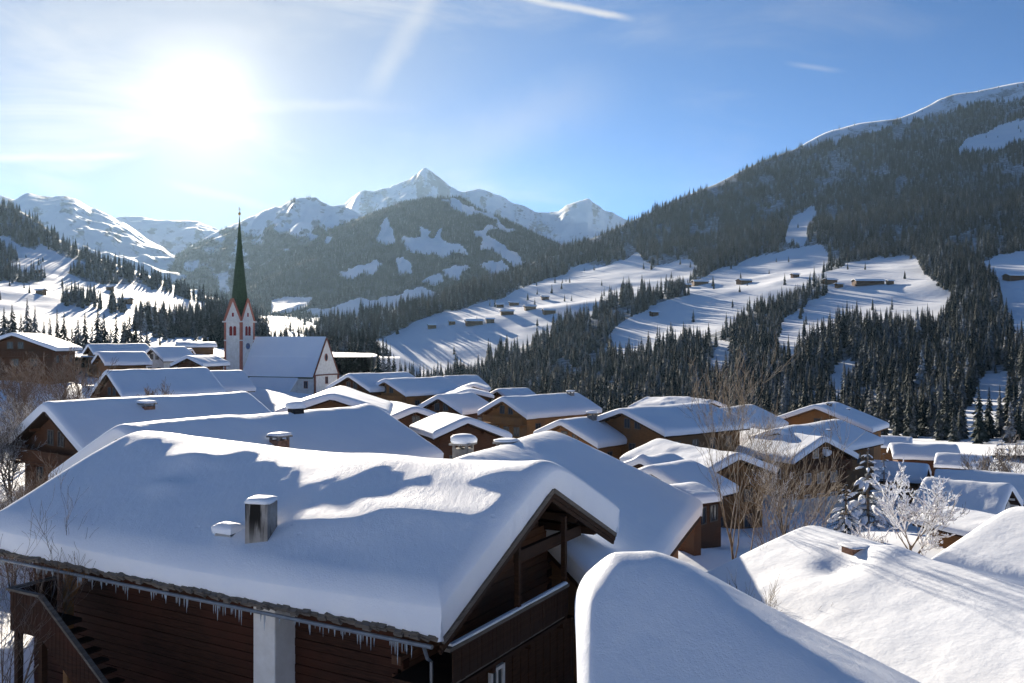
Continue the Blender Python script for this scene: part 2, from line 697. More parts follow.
MEADOW = [
    [(352, 362), (366, 348), (384, 335), (402, 328), (437, 315), (470, 307), (500, 296), (540, 281), (580, 267), (612, 262), (640, 254), (654, 264),
     (646, 284), (622, 300), (600, 308), (580, 318), (562, 326), (545, 338), (520, 348), (490, 358), (474, 370), (446, 376), (424, 384), (400, 388), (376, 378)],
    [(628, 290), (648, 271), (664, 266), (692, 260), (700, 268), (680, 286), (652, 300), (636, 302)],
    [(690, 294), (664, 290), (712, 272), (760, 255), (800, 245), (822, 248), (826, 266), (812, 286), (790, 297), (764, 305), (742, 318), (718, 332),
     (700, 340), (676, 346), (650, 352), (626, 358), (604, 354), (612, 330), (640, 314), (652, 306)],
    [(770, 348), (788, 316), (806, 303), (828, 291), (820, 273), (845, 263), (880, 259), (916, 254), (924, 275), (944, 288), (962, 300), (940, 322),
     (915, 332), (900, 332), (880, 326), (850, 328), (830, 336), (812, 350), (790, 356), (760, 358)],
    [(970, 263), (1000, 254), (1030, 249), (1160, 233), (1160, 350), (1030, 352), (1012, 340), (1002, 306), (998, 286), (983, 272)],
    [(782, 240), (792, 215), (815, 204), (816, 220), (802, 244)],
    [(956, 158), (964, 139), (985, 131), (1024, 118), (1160, 79), (1160, 116), (1024, 140), (1000, 147), (975, 154)],
    [(960, 430), (972, 392), (985, 374), (1008, 371), (1020, 386), (1008, 418), (984, 436)],
    [(822, 400), (836, 364), (852, 357), (858, 370), (846, 402), (830, 410)],
    [(708, 372), (720, 338), (732, 342), (730, 372), (716, 384)],
]


def r_treeline(u):
    return sm_interp(u, [780, 800, 830, 870, 905, 950, 985, 1024, 1160], [130, 147, 143, 131, 122, 111, 99, 101, 80], 8)


def r_open(u, v):
    """True where the mountainside is open snow"""
    uu = u + 7 * fbm(u / 22.0, v / 22.0, 2, 71)
    vv = v + 5 * fbm(u / 20.0 + 50, v / 14.0, 2, 72)
    m = any_poly(uu, vv, MEADOW)
    top = (u > 798) & (v < r_treeline(u) + 6 * fbm(u / 9.0, v / 9.0, 2, 75))
    return m | top


def project(X, Y, Z):
    return CX + F * X / Y, CY - F * Z / Y


def build_r():
    us = np.linspace(300, 1260, 620)
    ts = np.concatenate([np.linspace(0, 1, 330), np.linspace(1.004, 1.5, 24)])
    U, T = np.meshgrid(us, ts)
    X, Y, Z = r_surface(U, T)
    me = mesh_np('mountainside', np.stack([X, Y, Z], -1).reshape(-1, 3), grid_faces(*U.shape))
    smooth(me)
    u, v = project(X, Y, Z)
    open_ = r_open(u, v) & (T < 1.02)
    set_attr(me, 'wood', np.where(open_ | (Y < 330), 0.0, 0.62))
    set_attr(me, 'rock', np.where((u > 798) & (v < r_treeline(u)), 0.45 + 0.6 * fbm(u / 14.0, v / 5.0, 3, 88), 0.0))
    o = obj('mountainside', me, MATS['terrain_hill'])
    tag(o, 'wooded mountainside with snowy clearings rising on the right', kind='structure')


# --- the open hillside on the left
LU = [-420, -150, 0, 20, 40, 60, 90, 130, 170, 200, 230, 260, 300, 340, 400]
LV = [60, 150, 204, 210, 222, 240, 255, 268, 283, 296, 306, 320, 333, 347, 362]
LPY = [180, 250, 350, 500, 700, 900, 1100, 1400, 1700, 2100, 2600, 3600]
LPV = [358, 353, 346, 331, 311, 290, 270, 240, 207, 172, 130, 60]
LFU = [-400, 0, 100, 240, 400]
LFV = [0.7, 0.88, 1.0, 1.28, 1.5]


def l_prof(yn):
    s = 0
    for k in np.linspace(-0.09, 0.09, 7):
        s = s + np.interp(np.asarray(yn) * (1 + k), LPY, LPV)
    return s / 7


_ly = np.linspace(180, 3600, 3000)
_lv = l_prof(_ly)


def l_surface(u, t):
    f = sm_interp(u, LFU, LFV, 40)
    yb = 200.0 * f
    yc = np.interp(-sm_interp(u, LU, LV, 5), -_lv, _ly) * f
    tt = np.minimum(t, 1.0)
    Y = np.exp(np.log(yb) + (np.log(yc) - np.log(yb)) * tt)
    Z = (CY - l_prof(Y / f)) / F * Y
    back = np.maximum(t - 1.0, 0) * yc * 1.2
    Z = Z - back * 0.30
    Y = Y + back
    X = (u - CX) / F * Y
    amp = 0.013 * Y * np.sin(np.pi * np.clip(tt, 0, 1)) ** 0.7
    Z = Z + amp * fbm(X / 150.0, Y / 150.0, 4, 13)
    return X, Y, Z


L_WOOD = [
    [(-160, 120), (0, 200), (20, 205), (42, 220), (46, 236), (36, 250), (20, 246), (8, 236), (-160, 190)],
    [(36, 218), (60, 236), (92, 252), (106, 262), (88, 263), (62, 256), (42, 244)],
    [(66, 272), (82, 263), (104, 262), (124, 272), (136, 284), (112, 284), (84, 281)],
    [(104, 254), (130, 264), (160, 276), (186, 288), (214, 298), (206, 304), (180, 296), (152, 288), (132, 280), (118, 268)],
    [(-160, 225), (0, 244), (16, 250), (20, 262), (6, 264), (-160, 250)],
    [(-160, 258), (0, 266), (30, 272), (46, 278), (36, 284), (0, 280), (-160, 276)],
    [(186, 322), (200, 310), (214, 303), (236, 306), (256, 322), (270, 342), (214, 344), (196, 334)],
    [(130, 322), (150, 318), (196, 326), (200, 338), (150, 340)],
    [(54, 300), (70, 297), (104, 303), (128, 310), (120, 314), (86, 309), (60, 305)],
]


def build_l():
    us = np.linspace(-260, 400, 380)
    ts = np.concatenate([np.linspace(0, 1, 220), np.linspace(1.004, 1.5, 20)])
    U, T = np.meshgrid(us, ts)
    X, Y, Z = l_surface(U, T)
    me = mesh_np('hillside', np.stack([X, Y, Z], -1).reshape(-1, 3), grid_faces(*U.shape))
    smooth(me)
    u, v = project(X, Y, Z)
    set_attr(me, 'wood', np.where(any_poly(u, v, L_WOOD[:6]), 0.6, 0.0))
    set_attr(me, 'rock', np.zeros(U.size))
    o = obj('hillside', me, MATS['terrain_hill'])
    tag(o, 'sunlit snowy hillside with farm meadows rising on the left', kind='structure')


# --- mountains behind the valley: crest line, distance of crest and foot, relief
GRIDS = {}


def mountain(name, label, crest, y_ridge, y_foot, v_foot, du, rough, seed, wood=None, rock=None, ncol=420, nrow=150, shape=1.0, gull=1.0):
    cu = [c[0] for c in crest]
    cv = [c[1] for c in crest]
    us = np.linspace(cu[0], cu[-1], ncol)
    ts = np.concatenate([np.linspace(0, 1, nrow), np.linspace(1.02, 1.6, 14)])
    U, T = np.meshgrid(us, ts)
    vt = sm_interp(U, cu, cv, du, 5)
    yr = np.interp(U, cu, np.broadcast_to(y_ridge, (len(cu),)))
    tt = np.minimum(T, 1.0)
    Y = y_foot + (yr - y_foot) * tt
    zr = (CY - vt) / F * yr
    zf = (CY - v_foot) / F * y_foot
    zf = np.minimum(zf, zr - 5)
    Z = zf + (zr - zf) * tt ** shape
    back = np.maximum(T - 1, 0) * (yr - y_foot)
    Z = Z - back * 0.6
    Y = Y + back
    X = (U - CX) / F * Y
    hgt = np.maximum(zr - zf, 10)
    env = np.sin(np.pi * np.clip(tt, 0, 1)) ** 0.6
    sc = y_foot / 5.2
    # gullies and spurs run down the fall line
    rel = ridged(X / (sc * 0.55), Y / (sc * 1.5), 4, seed) * 0.75 * gull + fbm(X / (sc * 0.5), Y / (sc * 0.5), 5, seed + 9) * 0.6
    Z = Z + hgt * rough * env * rel
    Z = Z + hgt * rough * 0.10 * fbm(X / (sc * 0.10), X / (sc * 0.13) + Y / sc, 3, seed + 4) * (tt >= 0.97)
    me = mesh_np(name, np.stack([X, Y, Z], -1).reshape(-1, 3), grid_faces(*U.shape))
    smooth(me)
    u, v = project(X, Y, Z)
    gx = np.gradient(Z, axis=1) / (np.gradient(X, axis=1) + 1e-6)
    gy = np.gradient(Z, axis=0) / (np.gradient(Y, axis=0) + 1e-6)
    steep = np.hypot(gx, gy)
    set_attr(me, 'wood', wood(u, v, X, Y, Z, steep) if wood else np.zeros(U.size))
    set_attr(me, 'rock', rock(u, v, X, Y, Z, steep) if rock else np.zeros(U.size))
    o = obj(name, me, MATS['terrain_far'])
    tag(o, label, kind='structure')
    GRIDS[name] = (np.stack([X, Y, Z], -1), np.asarray(wood(u, v, X, Y, Z, steep)) if wood else None)
    return o


M5_OPEN = [
    [(398, 240), (404, 234), (418, 237), (440, 239), (456, 244), (470, 252), (452, 255), (428, 253), (406, 247)],
    [(418, 228), (428, 230), (432, 238), (424, 238)], [(436, 229), (440, 229), (443, 240), (437, 240)],
    [(452, 198), (462, 200), (482, 209), (502, 221), (518, 232), (510, 233), (488, 221), (466, 210), (453, 203)],
    [(440, 199), (448, 199), (476, 214), (470, 216)],
    [(474, 228), (486, 225), (500, 230), (488, 232), (498, 241), (512, 250), (528, 262), (520, 266), (500, 255), (482, 248), (486, 238), (476, 234)],
    [(340, 275), (346, 268), (360, 265), (378, 260), (384, 264), (372, 272), (352, 276)],
    [(382, 222), (388, 219), (392, 240), (386, 244), (380, 240)],
    [(328, 236), (334, 234), (330, 244), (326, 244)],
    [(276, 254), (283, 249), (290, 247), (284, 253)],
    [(395, 262), (404, 256), (414, 262), (412, 272), (398, 274)], [(420, 278), (438, 272), (444, 282), (428, 286)],
    [(440, 268), (456, 262), (470, 268), (460, 276), (444, 276)], [(478, 262), (500, 258), (512, 272), (490, 276)],
    [(270, 300), (310, 296), (312, 304), (286, 314), (270, 312)], [(300, 312), (360, 300), (420, 288), (446, 296), (420, 310), (340, 320)],
]


def m5_wood(u, v, X, Y, Z, s):
    uu = u + 7 * fbm(u / 14.0, v / 14.0, 3, 171)
    vv = v + 6 * fbm(u / 12.0 + 9, v / 9.0, 3, 172)
    return np.where(any_poly(uu, vv, M5_OPEN), 0.0, 0.85)


def m3_wood(u, v, X, Y, Z, s):
    low = np.clip((v - (226 + 26 * fbm(u / 26.0, v / 40.0, 3, 41))) / 26.0, 0, 1)
    return np.clip(low * 0.75 + 0.9 * fbm(u / 16.0, v / 11.0, 3, 42), 0, 0.9)


def m4_rock(u, v, X, Y, Z, s):
    return np.clip(0.44 + 0.9 * fbm(u / 7.0, v / 12.0, 4, 51) + 0.28 * (s - 0.7), 0, 1)


def m1_rock(u, v, X, Y, Z, s):
    return np.clip(0.34 + 0.85 * fbm(u / 9.0, v / 7.0, 4, 61), 0, 1)


def build_mountains():
    mountain('high_peak', 'pointed snowy peak and its ridge at the head of the valley',
             [(250, 252), (300, 225), (343, 204), (352, 197), (361, 191), (376, 190), (386, 187), (396, 184), (406, 179), (416, 174), (421, 169), (425, 167),
              (430, 170), (436, 174), (446, 182), (456, 189), (463, 192), (478, 189), (488, 191), (496, 194), (511, 201), (524, 206), (537, 212), (550, 213),
              (560, 211), (567, 205), (576, 202), (582, 200), (588, 198), (593, 202), (598, 206), (605, 211), (612, 211), (625, 219), (660, 240), (720, 270)],
             6000, 3700, 300, 1.5, 0.16, 5, None, m4_rock, 620, 180, 1.25)
    mountain('snowy_mountain', 'broad pale mountain at the back of the valley on the left',
             [(20, 260), (80, 232), (117, 217), (125, 216), (142, 216), (157, 220), (175, 220), (197, 221), (210, 226), (220, 230), (260, 250), (320, 280)],
             5300, 3800, 290, 2.5, 0.10, 23, None, m1_rock, 300, 120)
    mountain('snow_ridge', 'long blue shaded snow ridge behind the left hillside',
             [(-420, 130), (-200, 170), (-60, 190), (0, 195), (8, 197), (15, 200), (20, 196), (27, 192), (36, 194), (45, 196), (67, 196), (75, 198), (82, 202), (95, 209),
              (107, 214), (130, 226), (150, 240), (175, 253), (205, 268), (240, 285), (300, 300)],
             4300, 2300, 305, 2.0, 0.12, 33, None, m1_rock, 420, 140)
    mountain('rocky_mountain', 'blunt rocky mountain with snow gullies right of the church spire',
             [(90, 300), (150, 272), (175, 256), (200, 241), (220, 230), (238, 222), (256, 214), (268, 209), (278, 206), (286, 205), (293, 199), (300, 198),
              (316, 197), (323, 202), (332, 205), (341, 205), (352, 210), (380, 224), (420, 246), (470, 276)],
             4000, 2500, 303, 2.0, 0.17, 43, m3_wood, m1_rock, 460, 170)
    mountain('forested_mountain', 'dark forested mountain with cleared ski runs below the pointed peak',
             [(150, 318), (200, 303), (230, 281), (256, 263), (283, 250), (320, 233), (353, 220), (381, 209), (406, 201), (420, 200), (436, 198), (453, 197), (461, 196),
              (468, 201), (475, 207), (500, 217), (525, 228), (540, 235), (557, 242), (575, 254), (600, 272), (640, 300), (680, 325)],
             3300, 1950, 318, 2.0, 0.13, 53, m5_wood, None, 560, 190, 1.0, 0.8)


# --- the village ground and the valley floor: one sheet to the horizon
GROUND_PTS = []          # filled from the houses: (x, y, z of ground)


def valley_z(Y):
    return np.interp(Y, [0, 250, 350, 500, 800, 1200, 1800, 2500, 3500, 9000, 20000], [-14, -14, -13, -8, -2, 12, 44, 92, 150, 300, 400])


def ground_z(X, Y):
    X = np.asarray(X, float)
    Y = np.asarray(Y, float)
    num = 0
    den = 0
    for (a, b, c) in GROUND_PTS:
        s = 3.0 + 0.045 * b
        w = 1.0 / ((X - a) ** 2 + (Y - b) ** 2 + s * s) ** 1.6
        num = num + w * c
        den = den + w
    z = num / den
    r = np.hypot(X, Y)
    far = np.clip((r - 240) / 160.0, 0, 1)
    far = far * far * (3 - 2 * far)
    z = z * (1 - far) + valley_z(np.maximum(Y, 0)) * far
    fr = Y > 150
    yy = np.where(fr, Y, 500.0)
    u = CX + F * X / yy
    rz = r_height((u - CX) / F * yy, yy) - 6 - np.clip((yy - 220) / 10, 0, 22)
    lim = np.clip((u - 380) / 80, 0, 1) * np.clip((yy - 190) / 60, 0, 1)
    z = np.where(fr, np.where(z > rz, z * (1 - lim) + rz * lim, z), z)
    # keep the sheet under the left hillside
    lz = (CY - l_prof(yy / sm_interp(u, LFU, LFV, 40))) / F * yy - 3
    lim2 = np.clip((330 - u) / 60, 0, 1) * np.clip((yy - 200) / 60, 0, 1)
    z = np.where(fr, np.where(z > lz, z * (1 - lim2) + lz * lim2, z), z)
    z = z + 0.35 * fbm(X / 6.0, Y / 6.0, 3, 91) + np.clip(r / 400, 0, 1) * 3 * fbm(X / 90.0, Y / 90.0, 3, 95)
    return z


def build_ground():
    r = np.exp(np.linspace(math.log(2.0), math.log(7000.0), 330))
    a = np.concatenate([np.linspace(-180, -45, 30)[:-1], np.linspace(-45, 45, 420)[:-1], np.linspace(45, 180, 31)])
    Rr, A = np.meshgrid(r, np.radians(a), indexing='ij')
    X = Rr * np.sin(A)
    Y = Rr * np.cos(A)
    Z = ground_z(X, Y)
    Z = np.where(Y < 0, np.minimum(Z, 20) - 0.0, Z)
    me = mesh_np('ground', np.stack([X, Y, Z], -1).reshape(-1, 3), grid_faces(*X.shape)[:, ::-1])
    smooth(me)
    set_attr(me, 'wood', np.zeros(X.size))
    set_attr(me, 'rock', np.zeros(X.size))
    o = obj('ground', me, MATS['terrain_near'])
    tag(o, 'snow covered ground of the village and valley floor', kind='structure')

# ------------------------------------------------------------------ buildings
def edge_spaced(a, b, n, r):
    """n samples in [a,b], crowded within r of both ends"""
    k = max(4, n // 6)
    e = r * (1 - np.cos(np.linspace(0, np.pi / 2, k)))
    mid = np.linspace(a + r, b - r, n - 2 * k + 2)[1:-1]
    return np.concatenate([a + e, mid, b - e[::-1]])


def snow_cap(L, wl, wr, tp, T, nx=40, ny=36, lump=0.10, seed=0, o=0.10, x0=0.0, bumps=(), rr=0.55, sag=0.0, hump=(), lw=3.2, skew=0.0, rag=None):
    """a thick rounded snow layer lying on a gable roof; ridge along x at z=0"""
    re = min(0.62 * T + 0.12, wl * 0.8, max(wr, 0.6) * 0.8)
    xs = edge_spaced(x0 - o, L + o, nx, re)
    ys = edge_spaced(-wr - o, wl + o, ny, re)
    X, Y = np.meshgrid(xs, ys, indexing='ij')
    XP = X
    # the rim wavers a little
    wob = 0.5 * lump
    dx = np.minimum(X - (x0 - o), (L + o) - X)
    dy = np.minimum(Y + wr + o, wl + o - Y)
    d = np.minimum(np.minimum(dx, dy) / re, 1)
    d2 = np.minimum(dx / re, 1) * np.minimum(dy / re, 1)
    d = np.minimum(d, 0.3 * d + 0.7 * np.sqrt(np.maximum(d2, 0)) + 0.0)
    edge = 0.60 + 0.40 * np.maximum(1 - (1 - d) ** 2, 0) ** 0.75
    n = fbm(X / lw + seed * 3.1, Y / lw - seed, 4, seed, 0.45)
    n = n + 0.5 * vnoise(X / 1.1, Y / 1.1, seed + 5) * 0.35
    rid = np.sqrt(Y * Y + rr * rr) - rr
    Z = -tp * rid + T * edge + lump * 2 * n * np.minimum(d, 1)
    Z = Z - sag * np.sin(np.pi * np.clip((X - x0) / (L - x0), 0, 1)) * np.exp(-(Y / (wl * 1.5)) ** 2)
    for (bx, by, sx, sy, h) in bumps:
        Z = Z + h * np.exp(-((X - bx) / sx) ** 2 - ((Y - by) / sy) ** 2)
    Yo = Y + wob * vnoise(X / 1.3, Y * 0, seed + 8) * (1 - d) * np.sign(Y)
    nxn, nyn = X.shape
    Xo = X - skew * np.maximum(-Y, 0) * (1 - np.clip(X / L, 0, 1))
    top = np.stack([Xo, Yo, Z], -1).reshape(-1, 3)
    f = grid_faces(nxn, nyn)[:, ::-1]
    # skirt: the cut face of the snow layer, uneven and slightly undercut
    idx = np.arange(nxn * nyn).reshape(nxn, nyn)
    ring = np.concatenate([idx[:, 0], idx[-1, 1:], idx[::-1, -1][1:], idx[0, ::-1][1:-1]])
    rt = top[ring]
    m = len(ring)
    cx_, cy_ = (x0 + L) / 2, (wl - wr) / 2
    nrm = np.zeros((m, 2))
    e1 = np.concatenate([np.zeros(nxn), np.ones(nyn - 1), np.zeros(nxn - 1), -np.ones(nyn - 2)])
    e2 = np.concatenate([-np.ones(nxn), np.zeros(nyn - 1), np.ones(nxn - 1), np.zeros(nyn - 2)])
    zbot = -tp * np.abs(np.clip(rt[:, 1], -wr, wl)) - 0.05
    rows_ = [top]
    prev = ring
    sk = []
    b = len(top)
    i = np.arange(m)
    j = (i + 1) % m
    per = np.arange(m) * 0.0 + rt[:, 0] * 1.7 + rt[:, 1] * 2.3
    for kk, (fz, off) in enumerate(((0.34, 0.0), (0.68, -0.02), (1.0, -0.11))):
        r_ = rt.copy()
        amp = (lump * 0.5 if rag is None else rag) * (vnoise(per, np.full(m, kk * 1.7), seed + 21) + 0.6 * vnoise(per * 3.1, np.full(m, kk * 2.9), seed + 22)) if fz < 1 else 0.0
        r_[:, 0] += e1 * (off + amp)
        r_[:, 1] += e2 * (off + amp)
        r_[:, 2] = rt[:, 2] * (1 - fz) + zbot * fz
        rows_.append(r_)
        cur = b + i
        sk.append(np.stack([prev[i], cur, b + j, prev[j]], -1))
        prev = cur
        b += m
    rv = np.concatenate(rows_[1:])
    sk = np.concatenate(sk)
    me = mesh_np('roof_snow', np.concatenate([top, rv]), np.concatenate([f, sk]))
    return smooth(me)


_WIN = {}


def window_meshes(w, h):
    k = (round(w, 2), round(h, 2))
    if k not in _WIN:
        m = MB()
        t = 0.09
        m.box(-0.07, 0.05, -w / 2 - t, -w / 2, -h / 2 - t, h / 2 + t)
        m.box(-0.07, 0.05, w / 2, w / 2 + t, -h / 2 - t, h / 2 + t)
        m.box(-0.07, 0.05, -w / 2, w / 2, h / 2, h / 2 + t)
        m.box(-0.10, 0.05, -w / 2, w / 2, -h / 2 - t, -h / 2)
        m.box(-0.05, 0.05, -0.03, 0.03, -h / 2, h / 2)
        fr = m.mesh('window')
        p = MB().box(-0.012, 0.03, -w / 2, w / 2, -h / 2, h / 2).mesh('pane')
        p.materials.append(MATS['pane'])
        _WIN[k] = (fr, p)
    return _WIN[k]


_WINM = {}


def window(parent, x, y, z, w, h, facing, frame='white_frame'):
    """facing: angle of the outward normal about z, local to the house; 180deg = near gable"""
    fr, p = window_meshes(w, h)
    k = (id(fr), frame)
    if k not in _WINM:
        c = fr.copy()
        c.materials.clear()
        c.materials.append(MATS[frame])
        _WINM[k] = c
    o = obj('window', _WINM[k], None, parent, (x, y, z), facing - math.pi)
    q = obj('pane', p, None, o)
    return o


def chimney(parent, x, y, zroof, w, d, h, m='brick', cap='slab', snow=0.25, over=0.15):
    """h is the height above zroof"""
    b = MB().box(-w / 2, w / 2, -d / 2, d / 2, -1.2, h)
    c = b.build('chimney', MATS[m], parent)
    c.location = (x, y, zroof)
    top = h
    if cap == 'slab':
        s = MB()
        for sx in (-1, 1):
            for sy in (-1, 1):
                s.box(sx * (w / 2 - 0.06) - 0.06, sx * (w / 2 - 0.06) + 0.06, sy * (d / 2 - 0.06) - 0.06, sy * (d / 2 - 0.06) + 0.06, h + 0.002, h + 0.16)
        s.box(-w / 2 - 0.12, w / 2 + 0.12, -d / 2 - 0.12, d / 2 + 0.12, h + 0.162, h + 0.25)
        s.build('cap_slab', MATS['stone'], c)
        top = h + 0.25
    if snow:
        prof = []
        rr = max(w, d) / 2 + 0.16
        nseg = 10
        vs, fs = [], []
        rings = [(1.0, 0.0), (1.06, 0.35), (0.98, 0.68), (0.74, 0.9), (0.4, 0.985)]
        for k, (q, z) in enumerate(rings):
            for i in range(12):
                a = 2 * math.pi * i / 12
                ex = math.copysign(abs(math.cos(a)) ** 0.6, math.cos(a))
                ey = math.copysign(abs(math.sin(a)) ** 0.6, math.sin(a))
                j = 1 + 0.10 * math.sin(3 * a + k + x)
                vs.append((ex * q * (w / 2 + over) * j, ey * q * (d / 2 + over) * j, top + 0.003 + snow * z))
        vs.append((0, 0, top + snow * 1.0))
        for k in range(len(rings) - 1):
            for i in range(12):
                i2 = (i + 1) % 12
                fs.append((k * 12 + i, k * 12 + i2, k * 12 + 12 + i2, k * 12 + 12 + i))
        e = (len(rings) - 1) * 12
        for i in range(12):
            fs.append((e + i, e + (i + 1) % 12, len(vs) - 1))
        fs.append(tuple(range(12))[::-1])
        me = bpy.data.meshes.new('snow_cap')
        me.from_pydata(vs, [], fs)
        smooth(me)
        obj('snow_cap', me, MATS['snow_plain'], c)
    return c


def house(label, ax, ay, az, th, L, wl, wr, pitch, hw, T=0.6, wall='wood_brown', plaster_h=0.0, lump=0.06, seed=0, name='chalet', cat='house',
          group='snow covered village houses', og=0.9, oe=0.9, wins='glr', balcony=True, nx=34, ny=30, chims=(), bumps=(), rows=2, gpt=True, ground=None, fr='wood_grey', skew=0.0):
    """(ax,ay,az): top of the snow above the near gable; th (deg): direction the ridge runs away from that gable"""
    t = R(th)
    tp = math.tan(R(pitch))
    zr = az - T                                    # ridge of the timber roof
    ze = zr - max(wl, wr) * tp
    zb = ze - hw
    root = empty(name, (ax, ay, zb), t)
    tag(root, label, cat, group)
    H = zr - zb                                    # ridge height above the base
    x0, x1 = og, L - og
    yl, yr = wl - oe, wr - oe

    def zl(y):
        return H - tp * abs(y) - 0.24
    w = MB()
    base = -1.5
    w.prism([(yl, base), (yl, zl(yl)), (0, zl(0)), (-yr, zl(yr)), (-yr, base)][::-1], x0, x1)
    w.build('wall', MATS[wall], root)
    if plaster_h:
        w = MB()
        w.prism([(yl + 0.04, base), (yl + 0.04, plaster_h), (-yr - 0.04, plaster_h), (-yr - 0.04, base)][::-1], x0 - 0.04, x1 + 0.04)
        w.build('plinth', MATS['plaster'], root)
    # roof boards with overhang
    r = MB()
    th_ = 0.20
    r.prism([(wl, H - wl * tp), (0, H), (-wr, H - wr * tp), (-wr, H - wr * tp - th_), (0, H - th_), (wl, H - wl * tp - th_)][::-1], 0, L)
    if skew:
        r.v = [(x - skew * max(-y, 0) * (x < L / 2), y, z) for x, y, z in r.v]
    rf = r.build('roof', MATS['wood_dark' if wall != 'wood_honey' else 'wood_brown'], root)
    pr = MB()
    for y in (0.0, yl * 0.5, yl, -yr * 0.5, -yr):
        z = H - tp * abs(y) - th_ - 0.14
        pr.box(0.12, L - 0.12, y - 0.09, y + 0.09, z - 0.11, z + 0.09)
    pr.build('purlin', MATS[wall], root)
    sn = snow_cap(L, wl, wr, tp, T, nx, ny, lump, seed, bumps=bumps, skew=skew)
    so = obj('roof_snow', sn, MATS['snow_plain'], root)
    so.location = (0, 0, H)
    # windows
    ww, wh = 0.95, 1.15
    eave = H - tp * max(wl, wr)

    def gable(x, face):
        z2 = eave + 0.2
        n = 2 if yl + yr < 7.5 else 3
        span = (yl + yr) * 0.5
        mid = (yl - yr) / 2
        if H - eave > 2.0:
            for k in (-0.5, 0.5):
                window(root, x, mid + k * 1.7, z2 + 0.75, ww * 0.85, wh * 0.9, face, fr)
        if rows > 1:
            for k in range(n):
                window(root, x, mid + (k - (n - 1) / 2) * span / max(n - 1, 1), z2 - 2.2, ww, wh, face, fr)
        if rows > 2:
            for k in range(n):
                window(root, x, mid + (k - (n - 1) / 2) * span / max(n - 1, 1), z2 - 4.7, ww, wh, face, fr)

    def side(y, face):
        n = max(2, int((L - 2) / 3.2))
        for k in range(n):
            window(root, x0 + (k + 0.7) * (x1 - x0) / (n + 0.4), y, eave - 1.45, ww, wh, face, fr)
            if rows > 2:
                window(root, x0 + (k + 0.7) * (x1 - x0) / (n + 0.4), y, eave - 4.2, ww, wh, face, fr)

    if 'g' in wins:
        gable(x0, math.pi)
    if 'f' in wins:
        gable(x1, 0.0)
    if 'l' in wins:
        side(yl, math.pi / 2)
    if 'r' in wins:
        side(-yr, -math.pi / 2)
    if balcony:
        zf = eave - 0.95
        b = MB()
        b.box(x0 - 1.0, x0 - 0.003, -yr + 0.1, yl - 0.1, zf - 0.12, zf)
        for k in range(4):
            y = -yr + 0.5 + k * (yl + yr - 1) / 3
            b.box(x0 - 1.0, x0 - 0.003, y - 0.07, y + 0.07, zf - 0.34, zf - 0.123)
        bo = b.build('balcony', MATS[wall], root)
        q = MB()
        q.box(x0 - 1.02, x0 - 0.92, -yr + 0.1, yl - 0.1, zf + 0.88, zf + 0.98)
        n = int((yl + yr - 0.2) / 0.24)
        for k in range(n):
            y = -yr + 0.1 + (k + 0.5) * (yl + yr - 0.2) / n
            q.box(x0 - 0.99, x0 - 0.95, y - 0.095, y + 0.095, zf + 0.05, zf + 0.876)
        q.build('railing', MATS[wall], bo)
    for (cx, cy, cw, cd, ch, cm, cs, sn_) in chims:
        chimney(root, cx, cy, H - tp * abs(cy) + T * 0.9, cw, cd, ch, cm, cs, sn_)
    if gpt:
        d = Vector((math.cos(t), math.sin(t)))
        for s in (0.0, 0.5, 1.0):
            GROUND_PTS.append((ax + d.x * L * s, ay + d.y * L * s, zb if ground is None else ground))
    return root


def hp(label, u, v, D, th, L, wl, wr, pitch, hw, **k):
    p = at(u, v, D)
    return house(label, p.x, p.y, p.z, th, L, wl, wr, pitch, hw, **k)

